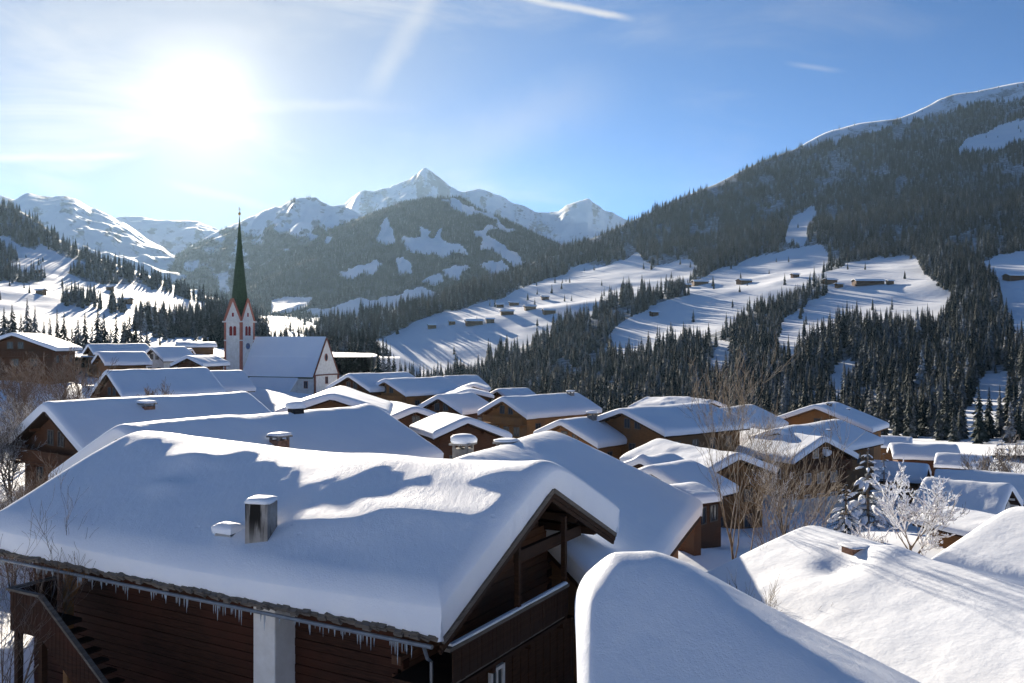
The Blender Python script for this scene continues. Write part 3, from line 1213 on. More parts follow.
# ------------------------------------------------------------------ the big chalet in the foreground
def big_chalet():
    AX, AY, AZ = 1.13, 25.8, -4.24          # ridge of the timber roof at the right gable
    th = R(150.7)
    L, wl, wr = 18.2, 5.77, 4.65
    tp = math.tan(R(25))
    zb = -13.2
    H = AZ - zb
    T = 0.80
    root = empty('log_chalet', (AX, AY, zb), th)
    tag(root, 'large dark timber chalet under a thick snow roof in the foreground', 'house', 'snow covered village houses')
    GROUND_PTS.extend([(AX, AY, -12.8), (-7, 31, -12.8), (-14, 35, -12.5), (-7, 22, -13.0), (-13, 26, -12.2), (-18, 30, -11.5)])
    x0, x1, yl, yr = 2.05, L - 0.8, wl - 1.25, wr - 1.0

    def zr(y):
        return H - tp * abs(y)
    # log walls: every course is a rounded timber
    def logwall(name, courses, m):
        w = MB()
        for (a, b, z, h, dpt) in courses:
            w.beam(a, b, dpt, h)
        return w.build(name, MATS[m], root, bevel=0.012)
    ch = 0.24
    cs = []
    z = -0.6
    k = 0
    while z < zr(yl) - 0.15:
        dd = 0.26 + 0.03 * ((k * 7) % 3 - 1) / 2
        cs.append(((x0 - 0.18 * (k % 2), yl, z), (x1, yl, z), z, ch - 0.010, dd))
        cs.append(((x0 - 0.18 * (k % 2), -yr, z), (x1, -yr, z), z, ch - 0.010, dd))
        z += ch
        k += 1
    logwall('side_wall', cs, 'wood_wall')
    cs, cs2 = [], []
    z = -0.6 + ch / 2
    k = 0
    while z < zr(0) - 0.45:
        a = min(yl, (H - 0.42 - z) / tp)
        b = min(yr, (H - 0.42 - z) / tp)
        if a > 0.15:
            cs.append(((x0, -b - 0.2 * (b >= yr) * (k % 2), z), (x0, a + 0.2 * (a >= yl) * (k % 2), z), z, ch - 0.010, 0.26 + 0.02 * (k % 3)))
            cs2.append(((x1, -b, z), (x1, a, z), z, ch - 0.010, 0.26))
        z += ch
        k += 1
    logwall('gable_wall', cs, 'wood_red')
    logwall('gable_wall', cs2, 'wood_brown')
    # roof boarding, rafters, barge boards
    r = MB()
    t_ = 0.12
    r.prism([(wl, zr(wl)), (0, H), (-wr, zr(wr)), (-wr, zr(wr) - t_), (0, H - t_), (wl, zr(wl) - t_)][::-1], 0, L)
    r.build('roof', MATS['wood_dark'], root)
    for s, w in ((1, wl), (-1, wr)):
        for k in range(3):
            bb = MB()
            z0 = -0.14 - 0.13 * k
            xx = -0.09 + 0.045 * k
            nrm = 0.0
            bb.beam((xx, 0.02 * s, H + z0 + 0.05), (xx, w * s, zr(w) + z0 + 0.05), 0.07, 0.125)
            bb.build('barge_board', MATS['wood_grey' if k == 0 else 'wood_dark'], root)
    for y in (0.0, 2.0, 4.3, -2.0, -3.4):
        p = MB()
        z = zr(y) - t_ - 0.02
        p.box(0.10, L - 0.3, y - 0.11, y + 0.11, z - 0.30, z - 0.06)
        p.build('purlin', MATS['wood_dark'], root)
    # tie beam and braces under the gable
    tb = MB()
    tb.beam((0.55, -3.1, zr(3.1) - 0.42), (0.55, 1.1, zr(3.1) - 0.42), 0.16, 0.34)
    tb.build('tie_beam', MATS['wood_dark'], root)
    # snow
    me = snow_cap(L, wl, wr, tp, T, 190, 120, 0.062, 4, o=0.16, rr=0.75, sag=0.28, lw=4.2, rag=0.10,
                  bumps=((2.9, 3.1, 2.3, 0.75, 0.13), (4.6, 4.0, 1.6, 0.6, 0.13), (13.2, 1.6, 1.1, 0.5, 0.15), (12.6, 3.2, 0.8, 0.4, 0.10), (9.5, 0.0, 3.0, 1.0, -0.06), (1.2, 1.0, 0.9, 0.5, 0.10)))
    so = obj('roof_snow', me, MATS['snow'], root)
    so.location = (0, 0, H)
    # split shingles sticking out under the snow at the eave, each one a piece
    sm = []
    for k in range(5):
        b = MB()
        b.box(-0.13, 0.13, -0.42, 0.05, -0.045, 0.045)
        b.box(-0.10, 0.12, -0.34, 0.055, 0.047, 0.10)
        me = b.mesh('shingle')
        me.materials.append(MATS['wood_grey'])
        for v in me.vertices:
            v.co.y += random.uniform(-0.03, 0.03)
            v.co.z += random.uniform(-0.02, 0.02)
            v.co.x += random.uniform(-0.03, 0.03)
        sm.append(me)
    rs = random.Random(3)
    n = int(L / 0.24)
    for k in range(n):
        o = obj('shingle', sm[k % 5], None, root)
        o.location = (0.12 + k * (L - 0.24) / n, wl + 0.10 + rs.uniform(-0.05, 0.05), zr(wl) - 0.03 + rs.uniform(-0.035, 0.035))
        o.rotation_euler = (R(-25) + rs.uniform(-0.15, 0.15), rs.uniform(-0.12, 0.12), rs.uniform(-0.12, 0.12))
    g = MB()
    g.tube([(0.1, wl + 0.16, zr(wl) - 0.20), (L, wl + 0.16, zr(wl) - 0.20)], 0.055, 8)
    g.build('gutter', MATS['zinc'], root)
    dp = MB()
    dp.tube([(0.35, wl + 0.14, zr(wl) - 0.24), (0.42, wl - 0.1, zr(wl) - 0.6), (0.85, yl + 0.35, zr(wl) - 1.0), (0.85, yl + 0.35, 0.0)], 0.045, 8)
    dp.build('downpipe', MATS['zinc'], root)
    ic = MB()
    for k in range(230):
        x = rs.uniform(0.3, L - 0.4)
        dens = 0.5 + 0.5 * math.sin(x * 1.7) * math.sin(x * 0.6 + 1)
        if rs.random() > dens + 0.12:
            continue
        h = rs.uniform(0.08, 0.28) * (1 + 1.1 * (rs.random() < 0.18))
        rr = rs.uniform(0.010, 0.024)
        zt = zr(wl) - 0.24
        y = wl + 0.16 + rs.uniform(-0.05, 0.04)
        ic.tube([(x, y, zt), (x, y, zt - h * 0.6), (x, y, zt - h)], [rr, rr * 0.6, 0.002], 5, False)
    o = ic.build('icicles', MATS['ice'], root)
    o['kind'] = 'stuff'
    # balcony across the right gable
    zt = -7.45 - zb
    bx = 0.22
    b = MB()
    b.box(bx - 0.05, x0 - 0.14, -1.45, 5.1, zt - 1.10, zt - 1.0)
    for y in (-1.3, 0.8, 2.9, 4.9):
        b.box(bx - 0.02, x0 - 0.14, y - 0.08, y + 0.08, zt - 1.28, zt - 1.103)
    bo = b.build('balcony', MATS['wood_dark'], root)
    q = MB()
    q.box(bx - 0.10, bx + 0.07, -1.5, 5.15, zt - 0.05, zt + 0.04)
    q.box(bx - 0.02, bx + 0.05, -1.5, 5.15, zt - 0.96, zt - 0.88)
    q.build('handrail', MATS['wood_grey'], bo)
    nb = 34
    bm_ = MB().box(-0.018, 0.018, -0.088, 0.088, -0.42, 0.42).mesh('railing_board')
    bm_.materials.append(MATS['wood_dark'])
    for k in range(nb):
        o = obj('railing_board', bm_, None, bo)
        o.location = (bx - 0.045 + rs.uniform(-0.006, 0.006), -1.4 + k * 6.45 / nb, zt - 0.47 + rs.uniform(-0.01, 0.01))
    ps = MB()
    ps.box(bx - 0.03, bx + 0.11, -1.47, -1.33, zt - 1.0, zr(1.4) - 0.45)
    ps.build('post', MATS['wood_dark'], root)
    ps = MB()
    ps.box(bx - 0.03, bx + 0.11, 1.45, 1.59, zt + 0.042, zr(1.6) - 0.32)
    ps.build('post', MATS['wood_dark'], root)
    s2 = snow_cap(6.4, 0.07, 0.07, 0.02, 0.07, 30, 8, 0.03, 11, o=0.0, rr=0.05)
    s2o = obj('rail_snow', s2, MATS['snow'], bo)
    s2o.location = (bx - 0.015, -1.4, zt + 0.05)
    s2o.rotation_euler = (0, 0, R(90))
    # lower storey of the gable, boarded, set a little forward
    lw = MB()
    nbd = 30
    for k in range(nbd):
        y = -2.6 + k * 7.0 / nbd
        lw.box(0.50 + 0.02 * (k % 2), x0 - 0.15, y, y + 7.0 / nbd - 0.012, -0.5, zt - 1.30)
    lw.build('lower_boarding', MATS['wood_dark'], root)
    o = window(root, 0.47, 2.35, zt - 2.05, 0.55, 1.25, math.pi)
    # gable window behind the balcony
    window(root, x0 - 0.13, 1.2, zt + 0.62, 0.9, 1.05, math.pi, 'wood_grey')
    window(root, x0 - 0.13, 2.5, zt + 0.32, 0.7, 0.95, math.pi, 'wood_grey')
    # side windows under the eave
    # white masonry pier under the eave
    MB().box(5.55, 6.35, 4.62, 5.42, -0.6, zr(5.0) - 0.45).build('pier', MATS['plaster'], root, bevel=0.02)
    # chimney and vent through the snow
    c = chimney(root, 6.76, 4.70, zr(4.70) + 0.62, 0.66, 0.66, 1.28, 'chimney_plaster', 'none', 0.17, 0.05)
    c.rotation_euler = (0, 0, R(20))
    bl = MB()
    bl.box(-0.35, 0.35, -0.35, 0.35, 1.36, 1.44)
    v = MB()
    v.box(-0.33, 0.33, -0.22, 0.22, -0.4, 0.14)
    vo = v.build('roof_vent', MATS['zinc'], root)
    vo.location = (8.0, 4.75, zr(4.75) + 0.84)
    sv = snow_cap(0.74, 0.27, 0.27, 0.1, 0.24, 16, 14, 0.02, 15, o=0.02, rr=0.1)
    so2 = obj('snow_cap', sv, MATS['snow'], vo)
    so2.location = (-0.37, 0, 0.15)
    # outside stair along the front, with a boarded parapet
    ys = wl + 1.15
    top = -7.55 - zb
    xa, xb, xc = 14.95, 13.45, 6.3
    zl = top
    st = MB()
    st.box(xb - 0.05, xa, ys - 1.3, ys, zl - 1.12, zl - 1.0)
    nst = 20
    for k in range(nst):
        x = xb - 0.05 - (k + 1) * (xb - xc) / nst
        z = zl - 1.0 - (k + 1) * 4.9 / nst
        st.box(x, x + (xb - xc) / nst + 0.03, ys - 1.2, ys - 0.05, z - 0.06, z)
    so3 = st.build('stair', MATS['wood_dark'], root)
    bd = MB()
    n = 9
    for k in range(n):
        x = xb + k * (xa - xb) / n
        bd.box(x, x + (xa - xb) / n - 0.012, ys, ys + 0.035, zl - 1.25, zl - 0.06)
    slope = 4.9 / (xb - xc)
    n = 38
    for k in range(n):
        x = xb - (k + 1) * (xb - xc) / n
        w = (xb - xc) / n - 0.012
        za = zl - (xb - x) * slope
        zb2 = zl - (xb - x - w) * slope
        vs = [(x, ys, za - 1.25), (x + w, ys, zb2 - 1.25), (x + w, ys + 0.035, zb2 - 1.25), (x, ys + 0.035, za - 1.25),
              (x, ys, za - 0.06), (x + w, ys, zb2 - 0.06), (x + w, ys + 0.035, zb2 - 0.06), (x, ys + 0.035, za - 0.06)]
        bd.add(vs, [(3, 2, 1, 0), (4, 5, 6, 7), (0, 1, 5, 4), (1, 2, 6, 5), (2, 3, 7, 6), (3, 0, 4, 7)])
    for k in range(7):
        y = ys - 0.05 - k * 0.21
        bd.box(xa, xa + 0.035, y - 0.19, y, zl - 1.25, zl - 0.06)
    bd.build('parapet_boards', MATS['wood_wall'], so3)
    hr = MB()
    hr.beam((xa + 0.1, ys + 0.02, zl), (xb, ys + 0.02, zl), 0.16, 0.07)
    hr.beam((xb, ys + 0.02, zl), (xc, ys + 0.02, zl - 4.9), 0.16, 0.07)
    hr.beam((xa + 0.06, ys, zl), (xa + 0.06, ys - 1.5, zl), 0.16, 0.07)
    hr.build('handrail', MATS['wood_grey'], so3)
    pp = MB()
    pp.box(xa - 0.30, xa - 0.12, ys - 0.2, ys - 0.02, -1.0, zl - 1.12)
    pp.box(xb - 0.0, xb + 0.16, ys - 0.2, ys - 0.02, -1.0, zl - 1.12)
    pp.build('stair_post', MATS['wood_dark'], so3)
    cp = MB()
    cp.box(14.4, 14.62, wl - 0.55, wl - 0.33, -0.5, zr(wl) - 0.3)
    cp.beam((14.5, wl - 0.44, zr(wl) - 1.3), (13.7, wl - 0.44, zr(wl) - 0.35), 0.14, 0.14)
    cp.build('corner_post', MATS['wood_honey'], root)


# ------------------------------------------------------------------ the church
def church():
    D = 230.0
    p = at(326.5, 337, D)                       # gable apex of the nave
    a = R(180 - 21)                             # ridge runs left and away
    zb = -54 / F * D - 3.5
    root = empty('church', (p.x, p.y, zb), a)
    tag(root, 'white village church with a tall green pointed spire and red corner stripes', 'church')
    GROUND_PTS.extend([(p.x, p.y, zb + 1), (p.x - 12, p.y + 5, zb + 1), (p.x - 22, p.y + 6, zb + 1)])
    H = p.z - zb - 0.15
    L = 23.0
    w = 5.6
    ridge_h, eave_h = H, H - 9.3                # steep roof
    tp = (ridge_h - eave_h) / w
    m = MB()
    m.prism([(w, -2), (w, eave_h - 0.2), (0, ridge_h - 0.25), (-w, eave_h - 0.2), (-w, -2)][::-1], 0.0, L)
    # choir end
    m.add([(L, w, -2), (L + 5, w * 0.45, -2), (L + 5, -w * 0.45, -2), (L, -w, -2), (L, w, eave_h), (L + 5, w * 0.45, eave_h), (L + 5, -w * 0.45, eave_h), (L, -w, eave_h)],
          [(0, 1, 5, 4), (1, 2, 6, 5), (2, 3, 7, 6), (4, 5, 6, 7)])
    m.build('nave_wall', MATS['plaster'], root)
    r = MB()
    ov = 0.5
    r.prism([(w + ov, eave_h - ov * tp), (0, ridge_h), (-w - ov, eave_h - ov * tp), (-w - ov, eave_h - ov * tp - 0.2), (0, ridge_h - 0.2), (w + ov, eave_h - ov * tp - 0.2)][::-1], 0.12, L)
    r.add([(L, w + ov, eave_h - ov * tp), (L + 5.6, w * 0.5, eave_h - ov * tp), (L + 5.6, -w * 0.5, eave_h - ov * tp), (L, -w - ov, eave_h - ov * tp), (L, 0, ridge_h)],
          [(0, 1, 4), (1, 2, 4), (2, 3, 4)])
    r.build('nave_roof', MATS['spire_shingle'], root)
    # two courses of snow with a slide line between them
    s = MB()

    def slab(y0, y1, xx0, xx1, t, sg):
        z0, z1 = ridge_h - y0 * tp, ridge_h - y1 * tp
        vs = []
        for x in (xx0, xx1):
            vs += [(x, sg * y0, z0 + 0.02), (x, sg * y0, z0 + t), (x, sg * (y1 - 0.1), z1 + t + 0.1), (x, sg * y1, z1 + 0.02)]
        s.add(vs, [(0, 1, 2, 3), (7, 6, 5, 4), (0, 4, 5, 1), (1, 5, 6, 2), (2, 6, 7, 3)])
    slab(0.0, 3.1, 0.2, L, 0.42, 1)
    slab(3.16, 6.0, 0.2, L + 1, 0.30, 1)
    slab(0.0, 6.0, 0.2, L, 0.38, -1)
    s.build('roof_snow', MATS['snow_plain'], root)
    s = MB()
    s.add([(L, w + ov, eave_h - ov * tp + .25), (L + 5.6, w * 0.5, eave_h - ov * tp + .25), (L + 5.6, -w * 0.5, eave_h - ov * tp + .25), (L, -w - ov, eave_h - ov * tp + .25), (L - 0.2, 0, ridge_h + .3)],
          [(0, 1, 4), (1, 2, 4), (2, 3, 4)])
    s.build('roof_snow', MATS['snow_plain'], root)
    # low side chapel / sacristy on the near side with a lean-to snow roof
    c = MB()
    y2 = w + 5.0
    zc = eave_h - 0.9
    c.prism([(w - 0.1, -2), (w - 0.1, zc), (y2, zc - 4.4), (y2, -2)], 5.0, 19.0)
    c.build('side_chapel_wall', MATS['plaster'], root)
    c = MB()
    c.prism([(w - 0.3, zc + 0.2), (w - 0.3, zc + 0.75), (y2 + 0.5, zc - 4.3), (y2 + 0.5, zc - 4.75)], 4.6, 19.4)
    c.build('side_chapel_snow', MATS['snow_plain'], root)
    # brown cornice lines
    t = MB()
    t.box(-0.13, 0.0 - 0.003, -w - 0.05, w + 0.05, eave_h - 0.35, eave_h - 0.05)
    t.box(-0.1, L, w + 0.003, w + 0.16, eave_h - 0.75, eave_h - 0.45)
    t.beam((-0.06, w + 0.35, eave_h - 0.35 * tp), (-0.06, 0, ridge_h), 0.16, 0.35)
    t.beam((-0.06, -w - 0.35, eave_h - 0.35 * tp), (-0.06, 0, ridge_h), 0.16, 0.35)
    t.box(-0.16, -0.003, w - 0.55, w + 0.18, -2, eave_h - 0.36)
    t.box(-0.16, -0.003, -w - 0.18, -w + 0.5, -2, eave_h - 0.36)
    t.build('cornice', MATS['trim_brown'], root)

    def oval(x, y, z, ry, rz, face, mname='pane', name='oval_window', rim=0.16):
        mb = MB()
        n = 20
        vs = [(-0.05, ry * math.cos(2 * math.pi * k / n), rz * math.sin(2 * math.pi * k / n)) for k in range(n)]
        vs += [(0.1, v[1], v[2]) for v in vs]
        fs = [tuple(range(n)), tuple(range(2 * n - 1, n - 1, -1))] + [(k, (k + 1) % n, n + (k + 1) % n, n + k) for k in range(n)]
        mb.add(vs, fs)
        o = mb.build(name, MATS[mname], root)
        o.location = (x, y, z)
        o.rotation_euler = (0, 0, face - math.pi)
        mr = MB()
        vi = [(-0.09, (ry + q) * math.cos(2 * math.pi * k / n), (rz + q) * math.sin(2 * math.pi * k / n)) for q in (0.0, rim) for k in range(n)]
        vi += [(0.1, v[1], v[2]) for v in vi]
        fs = [(k, (k + 1) % n, n + (k + 1) % n, n + k) for k in range(n)]
        fs += [(n + k, n + (k + 1) % n, 3 * n + (k + 1) % n, 3 * n + k) for k in range(n)]
        fs += [(2 * n + k, k, (k + 1) % n, 2 * n + (k + 1) % n) for k in range(n)]
        mr.add(vi, fs)
        mr.build('window_rim', MATS['church_red'], o)
        return o
    oval(-0.03, 0.2, ridge_h - 5.0, 0.55, 0.85, math.pi)
    window(root, -0.03, 0.0, eave_h - 1.6, 1.1, 1.7, math.pi, 'church_red')
    for x in (7.0, 12.0):
        oval(x, y2 + 0.03, zc - 5.6, 0.6, 0.95, math.pi / 2)
    window(root, 2.5, w + 0.03, eave_h - 2.6, 1.0, 1.7, math.pi / 2, 'church_red')

    # tower: local origin of the tower at its centre
    tw = 5.4
    tc = at(239.5, 322, D + 6)
    M = Matrix.Rotation(-a, 4, 'Z')
    lp = M @ Vector((tc.x - p.x, tc.y - p.y, 0))
    tx, ty = lp.x, lp.y
    zt = tc.z - zb                              # eaves of the tower
    h = tw / 2
    MB().box(tx - h, tx + h, ty - h, ty + h, -2, zt).build('tower_wall', MATS['plaster'], root)
    q = MB()
    qs = 0.55
    for sx in (-1, 1):
        for sy in (-1, 1):
            xx, yy = tx + sx * h, ty + sy * h
            q.box(min(xx - sx * qs, xx + sx * 0.07), max(xx - sx * qs, xx + sx * 0.07), min(yy - sy * qs, yy + sy * 0.07), max(yy - sy * qs, yy + sy * 0.07), -2, zt - 0.004)
    q.build('corner_stripe', MATS['church_red'], root)
    q = MB().box(tx - h - 0.45, tx + h + 0.45, ty - h - 0.45, ty + h + 0.45, zt, zt + 0.35)
    q.build('tower_cornice', MATS['plaster'], root)
    MB().box(tx - h - 0.14, tx + h + 0.14, ty - h - 0.14, ty + h + 0.14, zt - 4.9, zt - 4.6).build('string_course', MATS['plaster'], root)
    # the four gablets
    gh = 6.0
    for k in range(4):
        g = MB()
        # gable in the plane x=-h, facing -x, roof running inwards to the axis
        g.prism([(-h + 0.1, zt + 0.352), (h - 0.1, zt + 0.352), (0, zt + gh)], -h + 0.02, -h + 0.35)
        go = g.build('gablet', MATS['plaster'], root)
        g2 = MB()
        for s in (-1, 1):
            g2.beam((-h - 0.02, s * (h + 0.1), zt + 0.25), (-h - 0.02, 0, zt + gh + 0.25), 0.55, 0.22, up=(1, 0, 0))
        g3 = g2.build('gablet_edge', MATS['church_red'], go)
        g4 = MB()
        for s in (-1, 1):
            g4.add([(-h - 0.1, s * (h + 0.0), zt + 0.4), (-h - 0.1, 0, zt + gh + 0.3), (0.0, 0, zt + gh + 0.3), (0.0, s * h * 0.9, zt + 0.4)], [(0, 1, 2, 3)])
        g5 = g4.build('gablet_roof', MATS['spire_shingle'], go)
        hole = MB().box(-h - 0.06, -h + 0.06, -0.28, 0.28, zt + 1.5, zt + 2.5).build('gablet_opening', MATS['louvre_red'], go)
        go.location = (tx, ty, 0)
        go.rotation_euler = (0, 0, k * math.pi / 2)
        # belfry windows with red louvres
        for s in (-0.62, 0.62):
            lv = MB()
            lv.box(-0.06, 0.12, -0.45, 0.45, -1.15, 0.9)
            lv.prism([(0.45 * math.cos(t), 0.902 + 0.45 * math.sin(t)) for t in np.linspace(0, math.pi, 9)], -0.06, 0.12)
            for j in range(7):
                lv.box(-0.16, -0.062, -0.42, 0.42, -1.05 + j * 0.28, -0.93 + j * 0.28)
            lo = lv.build('belfry_window', MATS['louvre_red'], root)
            ang = k * math.pi / 2
            pos = Matrix.Rotation(ang, 3, 'Z') @ Vector((-h, s, 0))
            lo.location = (tx + pos.x, ty + pos.y, zt - 2.35)
            lo.rotation_euler = (0, 0, ang)
        if k:
            continue
        cl = MB()
        n = 24
        cl.prism([(0.85 * math.cos(2 * math.pi * j / n), 0.85 * math.sin(2 * math.pi * j / n)) for j in range(n)], -0.08, 0.05)
        ang = k * math.pi / 2
        pos = Matrix.Rotation(ang, 3, 'Z') @ Vector((-h, 0, 0))
        co = cl.build('clock_face', MATS['clock_blue'], root)
        co.location = (tx + pos.x, ty + pos.y, zt - 6.3)
        co.rotation_euler = (0, 0, ang)
        ha = MB()
        ha.beam((-0.1, 0, 0), (-0.1, 0.15, 0.62), 0.04, 0.1, up=(1, 0, 0))
        ha.beam((-0.12, 0, 0), (-0.12, 0.5, 0.15), 0.04, 0.12, up=(1, 0, 0))
        for j in range(12):
            t_ = 2 * math.pi * j / 12
            ha.beam((-0.1, 0.62 * math.cos(t_), 0.62 * math.sin(t_)), (-0.1, 0.78 * math.cos(t_), 0.78 * math.sin(t_)), 0.04, 0.07, up=(1, 0, 0))
        ha.build('clock_hands', MATS['gilt'], co)['kind'] = 'stuff'
    sp = MB()
    tip = at(239, 216, D + 6).z - zb
    sp.lathe([(h * 1.02, zt + 0.36), (h * 0.86, zt + 4.5), (h * 0.60, zt + 11.0), (h * 0.30, zt + 19.0), (0.07, tip)], 8)
    so = sp.build('spire', MATS['spire_shingle'], root)
    so.location = (tx, ty, 0)
    so.rotation_euler = (0, 0, R(22.5))
    fi = MB()
    fi.lathe([(0.05, tip - 0.3), (0.06, tip + 0.3), (0.28, tip + 0.45), (0.36, tip + 0.75), (0.28, tip + 1.05), (0.06, tip + 1.2), (0.05, tip + 2.6)], 10)
    fi.box(-0.05, 0.05, -0.5, 0.5, tip + 1.9, tip + 2.05)
    fo = fi.build('finial_cross', MATS['gilt'], root)
    fo.location = (tx, ty, 0)


# ------------------------------------------------------------------ the hipped roof at the bottom of the view
def hipped_roof():
    """ridge almost along the view; the near end is hipped down towards the camera"""
    ox, oy, oz = 2.95, 18.6, -4.50          # top of the snow at the apex
    root = empty('hipped_house', (ox, oy, -13.0), R(-3))
    tag(root, 'smooth blue snow covered hipped roof at the bottom beside the foreground chalet', 'house', 'snow covered village houses')
    H = oz + 13.0
    T = 0.7

    def height(x, y):
        zr = -0.50 * np.maximum(x, 0)
        zl = -0.10 * np.maximum(-x, 0) - 0.9 * np.maximum(-x - 0.8, 0)
        zn = -0.56 * np.maximum(0.15 - y - 0.10 * x, 0)
        zs = np.stack([zr, zl, zn], 0)
        k = 6.0
        return -np.log(np.exp(-k * zs).sum(0)) / k * 1.0 + np.log(3) / k

    def surf(name, off, x0, x1, y0, y1, n, m, drop, mat_, rim):
        xs = edge_spaced(x0, x1, n, 0.75)
        ys = edge_spaced(y0, y1, m, 0.75)
        X, Y = np.meshgrid(xs, ys, indexing='ij')
        d = np.minimum(np.minimum((X - x0) * 2.2, x1 - X), np.minimum(Y - y0, (y1 - Y) * 1.6))
        e = np.sqrt(np.maximum(1 - (1 - np.clip(d / 0.75, 0, 1)) ** 2, 0))
        Z = np.minimum(height(X, Y), 0.0) + off + (0 if not rim else (e - 1) * T * 0.85 + 0.10 * fbm(X / 2.6, Y / 2.6, 4, 77, 0.45) * e)
        top = np.stack([X, Y, Z], -1).reshape(-1, 3)
        idx = np.arange(X.size).reshape(X.shape)
        ring = np.concatenate([idx[:, 0], idx[-1, 1:], idx[::-1, -1][1:], idx[0, ::-1][1:-1]])
        rv = top[ring].copy()
        rv[:, 2] -= drop
        i = np.arange(len(ring))
        j = (i + 1) % len(ring)
        f = np.concatenate([grid_faces(*X.shape)[:, ::-1], np.stack([ring[i], len(top) + i, len(top) + j, ring[j]], -1)])
        me = smooth(mesh_np(name, np.concatenate([top, rv]), f))
        o = obj(name, me, MATS[mat_], root)
        o.location = (0, 0, H)
        return o
    surf('roof_snow', 0.0, -1.62, 8.3, -8.2, 0.75, 110, 100, 0.22, 'snow', True)
    surf('roof', -T - 0.08, -1.5, 8.15, -8.05, 0.62, 50, 50, 0.2, 'wood_dark', False)
    w = MB()
    w.box(-1.0, 7.4, -7.2, 0.0, -1.0, H - T - 4.9)
    w.prism([(-3.0, H - T - 4.898), (-3.0, H - T - 2.2), (-1.2, H - T - 1.1), (-0.1, H - T - 0.9), (-0.1, H - T - 4.898)][::-1], -0.6, 1.2)
    w.build('wall', MATS['wood_red'], root)
    GROUND_PTS.extend([(5, 16, -13.0), (6, 11, -13.2)])


